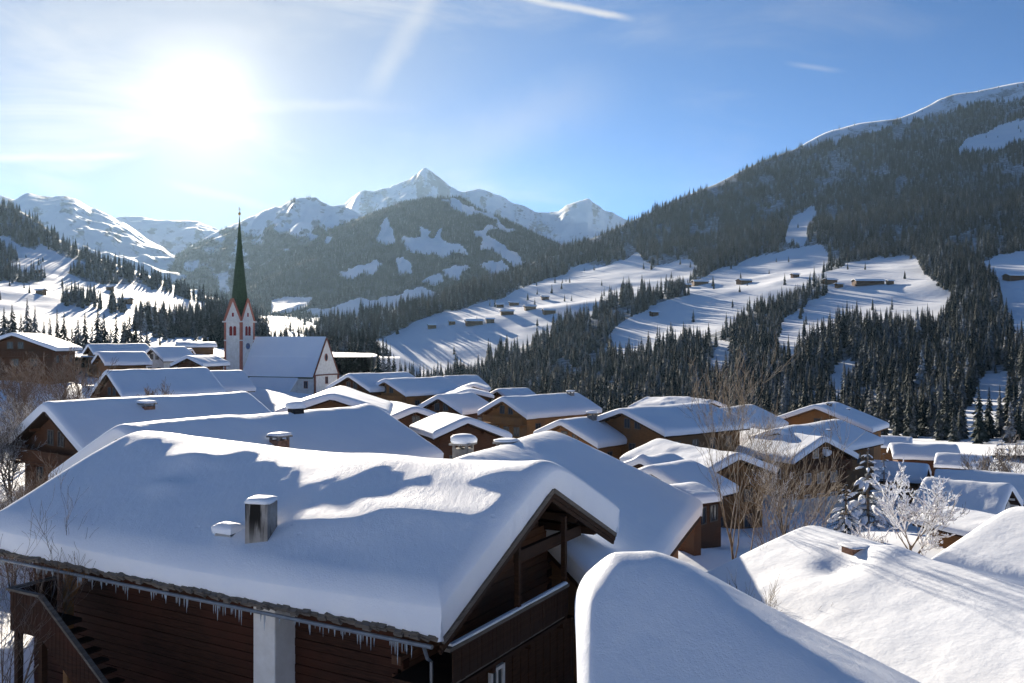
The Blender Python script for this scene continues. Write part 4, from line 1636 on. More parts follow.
# ------------------------------------------------------------------ the village
def village():
    big_chalet()
    church()
    B = 'wood_brown'
    G = 'village chimneys'
    # roofs stepping up behind the big chalet, left side
    hp('long snow roof just behind the big chalet with two chimneys', 118, 424, 44.5, 54.5, 18.0, 6.6, 6.0, 25, 5.5, T=0.65, seed=2, nx=70, ny=50, balcony=False, wins='g',
       chims=((11.2, -0.3, 0.75, 0.6, 0.35, 'black_metal', 'none', 0.42), (7.2, -3.6, 0.8, 0.7, 0.55, 'brick', 'slab', 0.16)), wall='wood_red', lump=0.07)
    hp('long snow roof with open timber gable at the left edge behind the shrubs', 44, 401, 67, 52, 18.0, 6.2, 6.2, 27, 5.0, T=0.65, seed=3, nx=60, ny=44,
       chims=((7.2, -1.7, 0.9, 1.3, 0.25, 'brick', 'slab', 0.22),), wall='wood_red', lump=0.05)
    hp('snow roof left of the church tower with a small dark tree before it', 106, 369, 132, 48, 16.2, 5.6, 5.6, 33, 5.0, T=0.6, seed=5, wall='wood_red')
    hp('low snow roof tucked between the church tower and a bigger roof', 206, 370, 165, 40, 7.0, 4.5, 6.0, 28, 4.5, T=0.6, seed=6, balcony=False, wins='')
    hp('broad brown chalet with thin snow at the far left edge', 12, 332, 150, 98, 13.0, 6.6, 7.0, 21, 4.2, T=0.45, seed=7, wall='wood_red', rows=2)
    hp('blue shaded roof behind the left spruces', 88, 343, 205, 38, 13.0, 5.2, 5.2, 20, 4.5, T=0.6, seed=8, balcony=False, wins='g')
    hp('low roof just in front of the left spruces beside frosted shrubs', 98, 351, 178, 40, 9.0, 4.4, 4.8, 24, 4.0, T=0.55, seed=9, balcony=False, wins='g')
    hp('small gabled house with bright snow edges left of the church', 151, 346, 190, 62, 9.0, 3.8, 3.8, 35, 4.5, T=0.5, seed=10, wall='plaster', balcony=False)
    hp('small brown gable standing before the church tower on the left', 187, 355, 172, 75, 9.0, 3.6, 3.6, 24, 4.0, T=0.5, seed=11, balcony=False, wall='wood_red')
    hp('sunlit low barn roof at the edge of the village left of the church', 176, 341, 260, 25, 11.0, 4.0, 4.0, 16, 3.5, T=0.5, seed=12, balcony=False, wins='', cat='barn', name='barn')
    hp('long sunlit roof beyond the shrubs left of the church', 132, 348, 232, 10, 15.0, 4.5, 4.5, 16, 3.5, T=0.5, seed=13, balcony=False, wins='g')

    # below and right of the church
    hp('sunlit snow roof with two buried chimneys right below the church', 331, 392, 84, 96, 12.0, 5.2, 5.4, 19, 5.0, T=0.6, seed=14, lump=0.08, balcony=False, wins='g')
    hp('brown gable peeping out immediately right of the church', 348, 373, 152, 52, 14.0, 5.5, 5.5, 24, 5.0, T=0.55, seed=15, wall='wood_red')
    hp('golden brown chalet with balcony and an umbrella of snow right of the church', 384, 378, 150, 50, 14.0, 5.4, 5.4, 23, 5.5, T=0.55, seed=16, wall='wood_honey', rows=3)
    hp('roof peeping over the golden brown chalet', 378, 373.5, 190, 30, 7.0, 4.4, 4.4, 20, 4.5, T=0.55, seed=17, balcony=False, wins='')
    hp('farthest blue roof of the central row with sunlit eave', 444, 375, 178, 30, 7.5, 5.0, 5.0, 22, 4.5, T=0.55, seed=18, balcony=False, wins='')
    hp('tiny gable below the farthest central roof', 473, 383, 160, 88, 6.0, 2.8, 2.8, 20, 3.5, T=0.5, seed=19, balcony=False, wins='g')
    hp('dark gabled house in the middle of the central row', 438, 394, 138, 58, 9.0, 4.6, 4.6, 27, 5.0, T=0.6, seed=20, wall='wood_red')
    hp('flat sunlit roof between two dark gables', 470, 389, 148, 100, 9.0, 5.0, 4.0, 14, 4.0, T=0.5, seed=21, lump=0.12, balcony=False, wins='g')
    hp('small roof behind the large brown chalet', 497, 388, 165, 28, 6.5, 4.4, 4.4, 18, 4.0, T=0.55, seed=22, lump=0.1, balcony=False, wins='')
    hp('large brown chalet with long blue roof in the centre of the village', 502, 396, 125, 45, 16.0, 4.9, 4.9, 25, 5.0, T=0.6, seed=23, wall='wood_honey', rows=3,
       chims=((13.5, -1.0, 0.8, 0.8, 0.5, 'stone', 'slab', 0.2),))
    hp('dark gabled house facing the camera with sunlit left roof', 416, 406, 106, 113, 12.0, 3.4, 5.6, 21, 5.5, T=0.6, seed=24, wall='wood_red')
    hp('small dark outbuilding beside the stone chimney', 468, 417, 84, 112, 8.0, 3.4, 4.4, 22, 4.5, T=0.5, seed=25, wall='wood_red', balcony=False)

    # the big roof to the right of the foreground chalet
    house('wide blue snow roof right behind the foreground chalet balcony', -1.54, 35.1, -4.5, 70.1, 10.6, 5.2, 7.4, 23.6, 5.0, T=0.6, seed=26, nx=80, ny=70, balcony=False, wins='f', wall=B, lump=0.045,
          skew=0.92, chims=((4.4, 2.3, 0.78, 0.72, 0.75, 'stone', 'slab', 0.40), (5.0, 0.45, 0.75, 0.7, 0.02, 'brick', 'slab', 0.12)))

    # centre right
    hp('brown house with a broad blue roof and snowy chimney', 560, 419, 106, 48, 10.8, 4.0, 5.6, 23, 5.0, T=0.6, seed=28, wall='wood_honey',
       chims=((5.2, -0.9, 0.9, 0.9, 0.7, 'stone', 'slab', 0.3),), balcony=False)
    hp('large brown barn with a very broad blue roof', 621, 407, 106, 38, 15.5, 5.0, 7.0, 18, 6.0, T=0.6, seed=29, wall=B, balcony=False, lump=0.07)
    hp('lumpy sunlit roof behind the broad blue roof', 712, 398.5, 136, 141, 11.5, 5.5, 5.0, 13, 4.5, T=0.6, seed=30, lump=0.22, balcony=False)
    hp('blue roof behind the thin bare tree', 722, 407, 124, 52, 10.0, 5.2, 5.6, 24, 5.0, T=0.6, seed=31, balcony=False, wins='g')
    hp('sunlit snow roof with brown gable behind the bare tree', 740, 452, 84, 118, 13.0, 4.6, 4.6, 20, 6.5, T=0.6, seed=32, lump=0.16, wall=B, rows=3)
    hp('brown house with white shuttered windows and sunlit roof behind the bare tree', 826, 436, 104, 119, 14.0, 5.2, 5.4, 24, 7.5, T=0.55, seed=33, lump=0.10, wall='wood_red', plaster_h=3.2, rows=3, fr='white_frame')
    hp('back house with low brown gable and chimneys on its blue roof', 815, 404, 130, 54, 9.5, 6.2, 8.0, 21, 5.0, T=0.55, seed=34, wall='wood_honey', balcony=False,
       chims=((3.0, -1.2, 0.6, 0.6, 0.35, 'stone', 'slab', 0.15), (6.5, -3.0, 0.4, 0.4, 0.3, 'stone', 'none', 0.12)))
    hp('long blue roof between the back house and the white shuttered house', 777, 427.5, 109, 47, 18.0, 4.5, 6.2, 21, 5.0, T=0.55, seed=35, wall=B, balcony=False, wins='r',
       chims=((9.0, -2.6, 0.4, 0.4, 0.35, 'stone', 'none', 0.1),))
    hp('small blue annex roof beside the wide snow roof', 640, 457, 82, 44, 5.0, 3.4, 3.4, 22, 4.0, T=0.5, seed=36, balcony=False, wins='', bumps=((0.3, 0, 0.5, 0.6, 0.3),))
    hp('little brown house with a blue roof behind the wide snow roof', 650, 466, 68, 47, 5.8, 3.6, 4.2, 22, 5.0, T=0.5, seed=37, wall='wood_red', balcony=False)
    hp('small lean-to roof under the little brown house', 671, 484, 60, 30, 2.4, 2.2, 2.2, 15, 3.5, T=0.4, seed=38, wall='wood_red', balcony=False, wins='', cat='shed', name='shed')

    # right edge
    hp('long low house with blue roof and dark wall at the forest foot', 957, 444, 165, 163, 11.5, 4.8, 4.8, 22, 4.5, T=0.55, seed=39, wall='wood_red', balcony=False, lump=0.1)
    hp('grey white house with dark gable at the right edge', 1012, 484, 92, 137, 8.5, 4.6, 4.0, 30, 5.5, T=0.55, seed=40, wall='plaster', balcony=False, lump=0.12)
    hp('higher roof with sunlit crest behind the grey white house', 1036, 474, 108, 150, 11.0, 5.0, 5.0, 26, 5.5, T=0.55, seed=41, wall='plaster', balcony=False, lump=0.1)
    hp('low sunlit shed roof below the snow laden tree', 1010, 518, 68, 112, 6.0, 3.6, 2.4, 12, 1.6, T=0.45, seed=42, wall=B, balcony=False, wins='', cat='shed', name='shed')

    hp('small blue roof between the snow laden tree and the long low house', 928, 463, 118, 150, 8.0, 4.0, 4.0, 22, 4.0, T=0.5, seed=47, wall=B, balcony=False, lump=0.1)
    hp('small sunlit roof just right of the long low house', 992, 455, 150, 150, 8.5, 4.2, 4.2, 20, 4.0, T=0.5, seed=48, wall=B, balcony=False, lump=0.1)
    hp('small roof at the forest foot right of the back house', 912, 436, 186, 155, 8.0, 4.2, 4.2, 22, 4.0, T=0.5, seed=49, wall=B, balcony=False, wins='')
    # foreground right
    hipped_roof()
    house('big sunlit snow roof with branch shadows at the bottom right corner', 16.9, 20.5, -7.4, 107.5, 16.3, 8.0, 8.5, 20, 3.5, T=0.6, seed=45, nx=120, ny=100, lump=0.06, balcony=False, wins='',
          wall=B, chims=((12.5, 0.75, 0.62, 0.62, 0.30, 'brick', 'none', 0.06),), ground=-15.0, bumps=((12.0, 1.9, 0.8, 0.7, -0.30), (12.6, -1.6, 0.9, 0.9, -0.32), (11.2, 0.2, 0.8, 1.0, 0.22)))
    house('smooth sunlit snow roof at the right edge above the branch shadows', 28.4, 29.5, -7.35, 120, 12.0, 5.5, 6.0, 17, 4.5, T=0.7, seed=46, nx=60, ny=50, lump=0.05, balcony=False, wins='',
          wall=B, ground=-15.5)
    GROUND_PTS.extend([(0, 0, -12), (0, 8, -12.5), (-12, 8, -12), (12, 6, -14), (-30, 20, -11), (-26, 34, -10.5), (-40, 50, -11), (25, 45, -16), (34, 60, -18), (20, 60, -17),
                       (0, -40, 0), (-60, -40, 2), (60, -40, -2), (90, 60, -24), (90, 110, -26), (105, 150, -28), (60, 190, -26), (0, 200, -20), (-60, 240, -13), (-120, 150, -6), (-130, 240, -4),
                       (-90, 70, -8), (-50, 20, -9), (60, 20, -16)])


village()
build_ground()
build_r()
build_l()
build_mountains()

# ------------------------------------------------------------------ trees
def spruce_meshes(seed, H=20.0, Rm=2.9, n=120, frost=False):
    """crown of drooping boughs scattered up the stem, so that no tiers show"""
    rs = random.Random(seed)
    v, f = [], []
    side = [rs.uniform(0.75, 1.15) for _ in range(9)]
    for i in range(n):
        q = ((i + rs.random()) / n) ** 1.12
        z = H * (0.06 + 0.92 * q)
        a = i * 2.39996 + rs.uniform(-0.5, 0.5)
        lob = side[int((a % 6.283) / 6.283 * 9) % 9]
        rad = (Rm * (1 - q) ** 0.88 * (1 - 0.35 * math.exp(-q * 14)) + 0.14) * lob
        r = rad * rs.uniform(0.62, 1.18)
        dz = -r * rs.uniform(0.38, 0.85) * (1.1 - 0.45 * q)
        w = r * rs.uniform(0.26, 0.42) + 0.06
        c, s = math.cos(a), math.sin(a)
        b = len(v)
        zm = z + dz * 0.45
        v.append((0, 0, z + 0.35))
        v.append((c * r * 0.62 - s * w, s * r * 0.62 + c * w, zm - 0.30 * r - 0.1))
        v.append((c * r * 0.58, s * r * 0.58, zm + 0.04 * r))
        v.append((c * r * 0.62 + s * w, s * r * 0.62 - c * w, zm - 0.30 * r - 0.1))
        v.append((c * r, s * r, z + dz))
        f += [(b, b + 1, b + 2), (b, b + 2, b + 3), (b + 1, b + 4, b + 2), (b + 2, b + 4, b + 3)]
    b = len(v)
    v += [(0.14, 0, H * 0.93), (-0.07, 0.12, H * 0.93), (-0.07, -0.12, H * 0.93), (0, 0, H * 1.02)]
    f += [(b, b + 1, b + 3), (b + 1, b + 2, b + 3), (b + 2, b, b + 3)]
    me = bpy.data.meshes.new('crown')
    me.from_pydata(v, [], f)
    me.update()
    me.materials.append(MATS['needles_frosted' if frost else 'needles'])
    t = MB()
    t.tube([(0, 0, -1.0), (0, 0, H * 0.3), (0, 0, H * 0.93)], [0.24, 0.17, 0.03], 6, False)
    tm = t.mesh('trunk')
    tm.materials.append(MATS['bark'])
    return me, tm


SPRUCE = [spruce_meshes(11, 20, 3.6, 130), spruce_meshes(12, 20, 3.0, 120), spruce_meshes(13, 20, 4.3, 140), spruce_meshes(14, 20, 3.6, 120, True)]
PROTO = {}


def spruce(x, y, z, h, rot, var, label, group):
    root = empty('spruce', (x, y, z), rot)
    s = h / 20.0
    root.scale = (s * random.uniform(0.92, 1.1), s * random.uniform(0.92, 1.1), s)
    tag(root, label, 'spruce', group)
    c = obj('crown', SPRUCE[var][0], None, root)
    t = obj('trunk', SPRUCE[var][1], None, root)
    PROTO.setdefault(var, (c, t))
    return root


def slope_points(surface, u0, u1, nu, nt, dens, keep, tmin=0.0, tmax=1.0):
    """random points on a slope with a given number per square metre"""
    us = np.linspace(u0, u1, nu)
    ts = np.linspace(tmin, tmax, nt)
    U, T = np.meshgrid(us, ts)
    X, Y, Z = surface(U, T)
    P = np.stack([X, Y, Z], -1)
    a = P[1:, :-1] - P[:-1, :-1]
    b = P[:-1, 1:] - P[:-1, :-1]
    area = np.linalg.norm(np.cross(a, b), axis=-1)
    Yc = Y[:-1, :-1]
    ex = area * dens(Yc)
    n = rng.poisson(ex)
    i, j = np.nonzero(n)
    rep = n[i, j]
    i = np.repeat(i, rep)
    j = np.repeat(j, rep)
    uu = us[j] + rng.random(len(j)) * (us[1] - us[0])
    tt = ts[i] + rng.random(len(i)) * (ts[1] - ts[0])
    x, y, z = surface(uu, tt)
    u, v = project(x, y, z)
    k = keep(u, v, y)
    return x[k], y[k], z[k]


ORD = ('first second third fourth fifth sixth seventh eighth ninth tenth eleventh twelfth thirteenth fourteenth fifteenth sixteenth seventeenth eighteenth nineteenth twentieth '
       'twenty-first twenty-second twenty-third twenty-fourth twenty-fifth twenty-sixth twenty-seventh twenty-eighth twenty-ninth thirtieth thirty-first thirty-second thirty-third '
       'thirty-fourth thirty-fifth thirty-sixth thirty-seventh thirty-eighth thirty-ninth fortieth').split()


def forests():
    def keep_r(u, v, Y):
        gap = fbm(u / 17.0, v / 12.0, 3, 301) + 0.4 * fbm(u / 60.0, v / 30.0, 2, 305)
        thin = rng.random(u.shape) < np.clip(1.25 - 3.2 * np.maximum(gap - 0.08, 0), 0.06, 1.0)
        return (~r_open(u, v)) & (Y > 318 - 0.6 * np.clip(u - 850, 0, 150)) & (v < 470) & thin
    x, y, z = slope_points(r_surface, 318, 1150, 420, 380, lambda Y: np.where(Y < 900, 1 / 29.0, 1 / 29.0 * (900 / np.maximum(Y, 1)) ** 1.1),
                           keep_r)
    h = np.clip(rng.normal(15.0, 4.0, len(x)), 6, 25) * (0.98 + 0.6 * fbm(x / 60.0, y / 60.0, 2, 5))
    h = h * np.clip(y / 340.0, 0.6, 1.0)
    # single trees left standing in the clearings
    x2, y2, z2 = slope_points(r_surface, 380, 1100, 300, 200, lambda Y: np.full_like(Y, 1 / 5200.0), lambda u, v, Y: r_open(u, v) & (Y > 330) & ((v > 240) | (rng.random(u.shape) < 0.5)))
    h2 = rng.uniform(7, 15, len(x2))
    # woods on the left hillside
    def keep_l(u, v, Y):
        uu = u + 6 * fbm(u / 12.0, v / 12.0, 2, 81)
        vv = v + 4 * fbm(u / 10.0 + 7, v / 8.0, 2, 82)
        return any_poly(uu, vv, L_WOOD) & (Y > 300)
    x3, y3, z3 = slope_points(l_surface, -200, 300, 260, 240, lambda Y: np.where(Y < 900, 1 / 70.0, 1 / 95.0), keep_l)
    h3 = rng.uniform(11, 19, len(x3))
    x4, y4, z4 = slope_points(l_surface, -200, 330, 260, 240, lambda Y: np.full_like(Y, 1 / 1500.0), lambda u, v, Y: (Y > 330) & (fbm(u / 22.0, v / 7.0, 3, 231) > 0.12))
    h4 = rng.uniform(5, 12, len(x4))
    # valley floor: hedgerow clumps and single trees
    n5 = 2600
    Y5 = np.exp(rng.uniform(math.log(330), math.log(2200), n5))
    u5 = rng.uniform(215, 430, n5)
    X5 = (u5 - CX) / F * Y5
    k = (fbm(X5 / 55.0, Y5 / 140.0, 3, 201) > np.where(u5 < 340, 0.08, 0.17))
    X5, Y5 = X5[k], Y5[k]
    Z5 = ground_z(X5, Y5)
    h5 = rng.uniform(9, 18, len(X5))
    # woods on the mountains behind the valley
    def grid_points(name, dens, vmax):
        P, w = GRIDS[name]
        a = P[1:, :-1] - P[:-1, :-1]
        b = P[:-1, 1:] - P[:-1, :-1]
        area = np.linalg.norm(np.cross(a, b), axis=-1)
        front = np.arange(area.shape[0])[:, None] < area.shape[0] - 12
        n = rng.poisson(area * dens * (w[:-1, :-1] > 0.42) * front)
        i, j = np.nonzero(n)
        r = n[i, j]
        i, j = np.repeat(i, r), np.repeat(j, r)
        s, t = rng.random((len(i), 1)), rng.random((len(i), 1))
        q = P[i, j] * (1 - s) * (1 - t) + P[i + 1, j] * s * (1 - t) + P[i, j + 1] * (1 - s) * t + P[i + 1, j + 1] * s * t
        u, v = project(q[:, 0], q[:, 1], q[:, 2])
        k = (u > 120) & (u < 660) & (v < vmax)
        return q[k]
    q6 = np.concatenate([grid_points('forested_mountain', 1 / 75.0, 335), grid_points('rocky_mountain', 1 / 170.0, 300)])
    h6 = rng.uniform(8, 15, len(q6))
    X = np.concatenate([x, x2, x3, x4, X5, q6[:, 0]])
    Y = np.concatenate([y, y2, y3, y4, Y5, q6[:, 1]])
    Z = np.concatenate([z, z2, z3, z4, Z5, q6[:, 2]])
    Hh = np.concatenate([h, h2, h3, h4, h5, h6])
    src = np.concatenate([np.full(len(x), 0), np.full(len(x2), 1), np.full(len(x3), 2), np.full(len(x4), 3), np.full(len(X5), 4), np.full(len(q6), 5)])
    n = len(X)
    var = rng.choice([0, 1, 2, 3], n, p=[0.36, 0.29, 0.25, 0.10])
    rot = rng.uniform(0, 6.28, n)
    # the largest to be seen stand as single trees
    ut, vt = project(X, Y, Z + Hh * 0.75)
    sky = np.interp(ut, [0, 200, 230, 260, 340, 380, 430, 500, 590, 600, 700, 780, 840, 900, 905, 960, 1024], [335, 338, 320, 320, 338, 362, 366, 384, 384, 396, 392, 398, 392, 420, 434, 436, 425])
    ok = (ut > 2) & (ut < 1022) & (vt < sky) & (vt > 60)
    score = np.where(ok, Hh / Y, 0)
    order = np.argsort(-score)[:250]
    LAB = ['snow dusted spruce in the front rows of the forest across the gorge', 'lone spruce standing in a snowy clearing of the right mountainside',
           'dark spruce in a wood on the sunlit left hillside', 'small lone spruce on the open left hillside', 'spruce in a clump on the valley floor behind the church']
    GRP = ['forest spruces across the gorge', 'lone spruces in the clearings', 'spruces in the hillside woods', 'lone spruces on the left hillside', 'spruces on the valley floor']
    PLACE = [(430, 'at the foot of the sunlit spur meadow'), (560, 'below the right end of the spur meadow'), (640, 'left of the central clearing'), (720, 'under the left half of the central clearing'),
             (790, 'below the gap between the two big clearings'), (860, 'under the long farmhouse clearing'), (930, 'below the right end of the farmhouse clearing'), (1100, 'below the clearing at the right edge')]
    seen = {}
    for i in sorted(order, key=lambda i: ut[i]):
        s = int(src[i])
        seen[s] = seen.get(s, 0) + 1
        if s == 0:
            where = next(w for lim, w in PLACE if ut[i] < lim)
            size = 'tall' if Hh[i] > 17 else 'smaller'
            look = 'frosted' if var[i] == 3 else 'dark'
            lab = size + ' ' + look + ' spruce in the forest ' + where
        else:
            lab = LAB[s] + ', ' + ORD[min(seen[s], 40) - 1] + ' from the left'
        spruce(X[i], Y[i], Z[i] - 0.4, Hh[i], rot[i], int(var[i]), lab, GRP[s])
    rest = np.ones(n, bool)
    rest[order] = False
    print('trees', n)
    me = bpy.data.meshes.new('forest')
    P = np.stack([X, Y, Z - 0.4], -1)[rest]
    me.vertices.add(len(P))
    me.vertices.foreach_set('co', P.astype(np.float32).ravel())
    for nm, val in (('size', Hh[rest] / 20.0), ('turn', rot[rest])):
        a = me.attributes.new(nm, 'FLOAT', 'POINT')
        a.data.foreach_set('value', val.astype(np.float32))
    a = me.attributes.new('kind', 'INT', 'POINT')
    a.data.foreach_set('value', var[rest].astype(np.int32))
    me.update()
    fo = obj('spruce_forest', me)
    tag(fo, 'dense spruce forest covering the mountainsides', kind='stuff')
    ng = bpy.data.node_groups.new('forest_nodes', 'GeometryNodeTree')
    ng.interface.new_socket('Geometry', in_out='INPUT', socket_type='NodeSocketGeometry')
    ng.interface.new_socket('Geometry', in_out='OUTPUT', socket_type='NodeSocketGeometry')
    nd = ng.nodes
    gi = nd.new('NodeGroupInput')
    go = nd.new('NodeGroupOutput')
    iop = nd.new('GeometryNodeInstanceOnPoints')
    ng.links.new(gi.outputs[0], iop.inputs['Points'])
    join = nd.new('GeometryNodeJoinGeometry')
    # join reverses nothing here: one instance per kind, linked last to first
    for k in (3, 2, 1, 0):
        c, t = PROTO[k]
        jj = nd.new('GeometryNodeJoinGeometry')
        for ob in (c, t):
            oi = nd.new('GeometryNodeObjectInfo')
            oi.transform_space = 'ORIGINAL'
            oi.inputs['Object'].default_value = ob
            ng.links.new(oi.outputs['Geometry'], jj.inputs[0])
        g2 = nd.new('GeometryNodeGeometryToInstance')
        ng.links.new(jj.outputs[0], g2.inputs[0])
        ng.links.new(g2.outputs[0], join.inputs[0])
    ng.links.new(join.outputs[0], iop.inputs['Instance'])
    iop.inputs['Pick Instance'].default_value = True

    def named(nm, tp):
        q = nd.new('GeometryNodeInputNamedAttribute')
        q.data_type = tp
        q.inputs['Name'].default_value = nm
        return q.outputs['Attribute']
    ng.links.new(named('kind', 'INT'), iop.inputs['Instance Index'])
    cb = nd.new('ShaderNodeCombineXYZ')
    ng.links.new(named('turn', 'FLOAT'), cb.inputs[2])
    er = nd.new('FunctionNodeEulerToRotation')
    ng.links.new(cb.outputs[0], er.inputs[0])
    ng.links.new(er.outputs[0], iop.inputs['Rotation'])
    ng.links.new(named('size', 'FLOAT'), iop.inputs['Scale'])
    ng.links.new(iop.outputs[0], go.inputs[0])
    md = fo.modifiers.new('forest', 'NODES')
    md.node_group = ng


def village_spruces():
    rs = random.Random(21)
    def put(u, vtop, D, h, var, lab, grp):
        X = (u - CX) / F * D
        zt = (CY - vtop) / F * D
        spruce(X, D, zt - h, h, rs.uniform(0, 6), var, lab, grp)
    tops = [(4, 306), (12, 303), (21, 312), (27, 297), (35, 305), (44, 318), (50, 314), (57, 308), (64, 311), (72, 322), (78, 316), (85, 310), (92, 319), (98, 304), (104, 312), (111, 322),
            (116, 311), (123, 316), (129, 308), (135, 318), (141, 314), (147, 324), (8, 318), (31, 316), (81, 326), (108, 327), (126, 326), (137, 330)]
    for i, (u, v) in enumerate(sorted(tops)):
        put(u, v, rs.uniform(240, 300), rs.uniform(14, 17), rs.choice([0, 1, 2, 3]), ORD[i] + ' spruce from the left edge in the row behind the left village houses', 'spruces behind the left houses')
    for i, (u, v) in enumerate([(372, 352), (378, 345), (383, 349), (389, 350), (394, 354), (400, 358), (406, 362), (412, 364)]):
        put(u, v, rs.uniform(225, 260), rs.uniform(9, 12), rs.choice([0, 1, 2]), ORD[i] + ' spruce from the left in the clump right of the church', 'spruces right of the church')
    for i, (u, v) in enumerate(sorted([(205, 318), (211, 308), (217, 304), (221, 312), (262, 322), (268, 326), (275, 330), (196, 322)])):
        put(u, v, rs.uniform(330, 380), rs.uniform(14, 17), rs.choice([0, 1, 2]), ORD[i] + ' spruce from the left in the dark clump behind the church tower', 'spruces behind the church tower')


def branch_tree(seed, H, spread=0.5, depth=5, n0=5, r0=0.14, stems=1, twig=1.0, lean=0.0, rmin=0.004):
    """bare broadleaf tree: returns (trunk MB, crown MB, list of limb polylines)"""
    rs = random.Random(seed)
    T, K = MB(), MB()
    limbs = []

    def grow(p, d, length, r, lvl):
        pts = [p]
        rad = [r]
        q = p.copy()
        dd = d.copy()
        n = 4 if lvl < 2 else 3
        for i in range(n):
            dd = (dd + Vector((rs.uniform(-1, 1), rs.uniform(-1, 1), rs.uniform(-0.4, 0.9))) * (0.10 + 0.05 * lvl)).normalized()
            q = q + dd * (length / n)
            pts.append(q.copy())
            rad.append(max(r * (1 - 0.62 * (i + 1) / n), rmin))
        (T if lvl < 2 else K).tube(pts, rad, 6 if lvl < 2 else 3, False)
        limbs.append((lvl, pts, rad))
        if lvl >= depth:
            return
        nb = n0 if lvl == 0 else rs.randint(3, 4)
        for b in range(nb):
            f = rs.uniform(0.30, 1.0) if b else 1.0
            i = min(int(f * n), n - 1)
            g = f * n - i
            pp = pts[i].lerp(pts[i + 1], min(g, 1.0))
            ax = dd.orthogonal().normalized()
            ax.rotate(Matrix.Rotation(rs.uniform(0, 6.28), 3, dd))
            nd_ = dd.copy()
            ang = rs.uniform(0.35, 0.95) * spread * 2 * (0.35 if b == 0 else 1)
            nd_.rotate(Matrix.Rotation(ang, 3, ax))
            nd_ = (nd_ + Vector((0, 0, 0.18))).normalized()
            grow(pp, nd_, length * rs.uniform(0.48, 0.74), max(rad[i] * rs.uniform(0.42, 0.62), rmin), lvl + 1)

    for s in range(stems):
        a = rs.uniform(0, 6.28)
        d = Vector((math.cos(a) * 0.22 * (stems > 1) + lean, math.sin(a) * 0.22 * (stems > 1), 1)).normalized()
        grow(Vector((math.cos(a) * 0.12 * (stems > 1), math.sin(a) * 0.12 * (stems > 1), -0.4)), d, H * 0.46 * rs.uniform(0.9, 1.1), r0 * rs.uniform(0.8, 1.1), 0)
    return T, K, limbs


def bare_tree(label, u, D, zbase, H, seed, name='bare_tree', bark='twig', twigm=None, snow=0.0, cat='tree', group=None, **k):
    X = (u - CX) / F * D
    root = empty(name, (X, D, zbase))
    tag(root, label, cat, group)
    k.setdefault('rmin', D * 0.00016)
    T, K, limbs = branch_tree(seed, H, **k)
    T.build('trunk', MATS[bark], root, True)
    K.build('crown', MATS[twigm or bark], root, True)
    if snow:
        rs = random.Random(seed + 1)
        S = MB()
        for lvl, pts, rad in limbs:
            if lvl < 1:
                continue
            if rs.random() < 0.5:
                continue
            pp = [p + Vector((0, 0, rad[i] * 0.8 + snow * 0.45)) for i, p in enumerate(pts)]
            rr = [snow * rs.uniform(0.45, 1.1) for _ in pp]
            rr[0] *= 0.5
            rr[-1] *= 0.5
            S.tube(pp, rr, 5, True)
        S.build('branch_snow', MATS['snow_plain'], root, True)['kind'] = 'stuff'
    return root


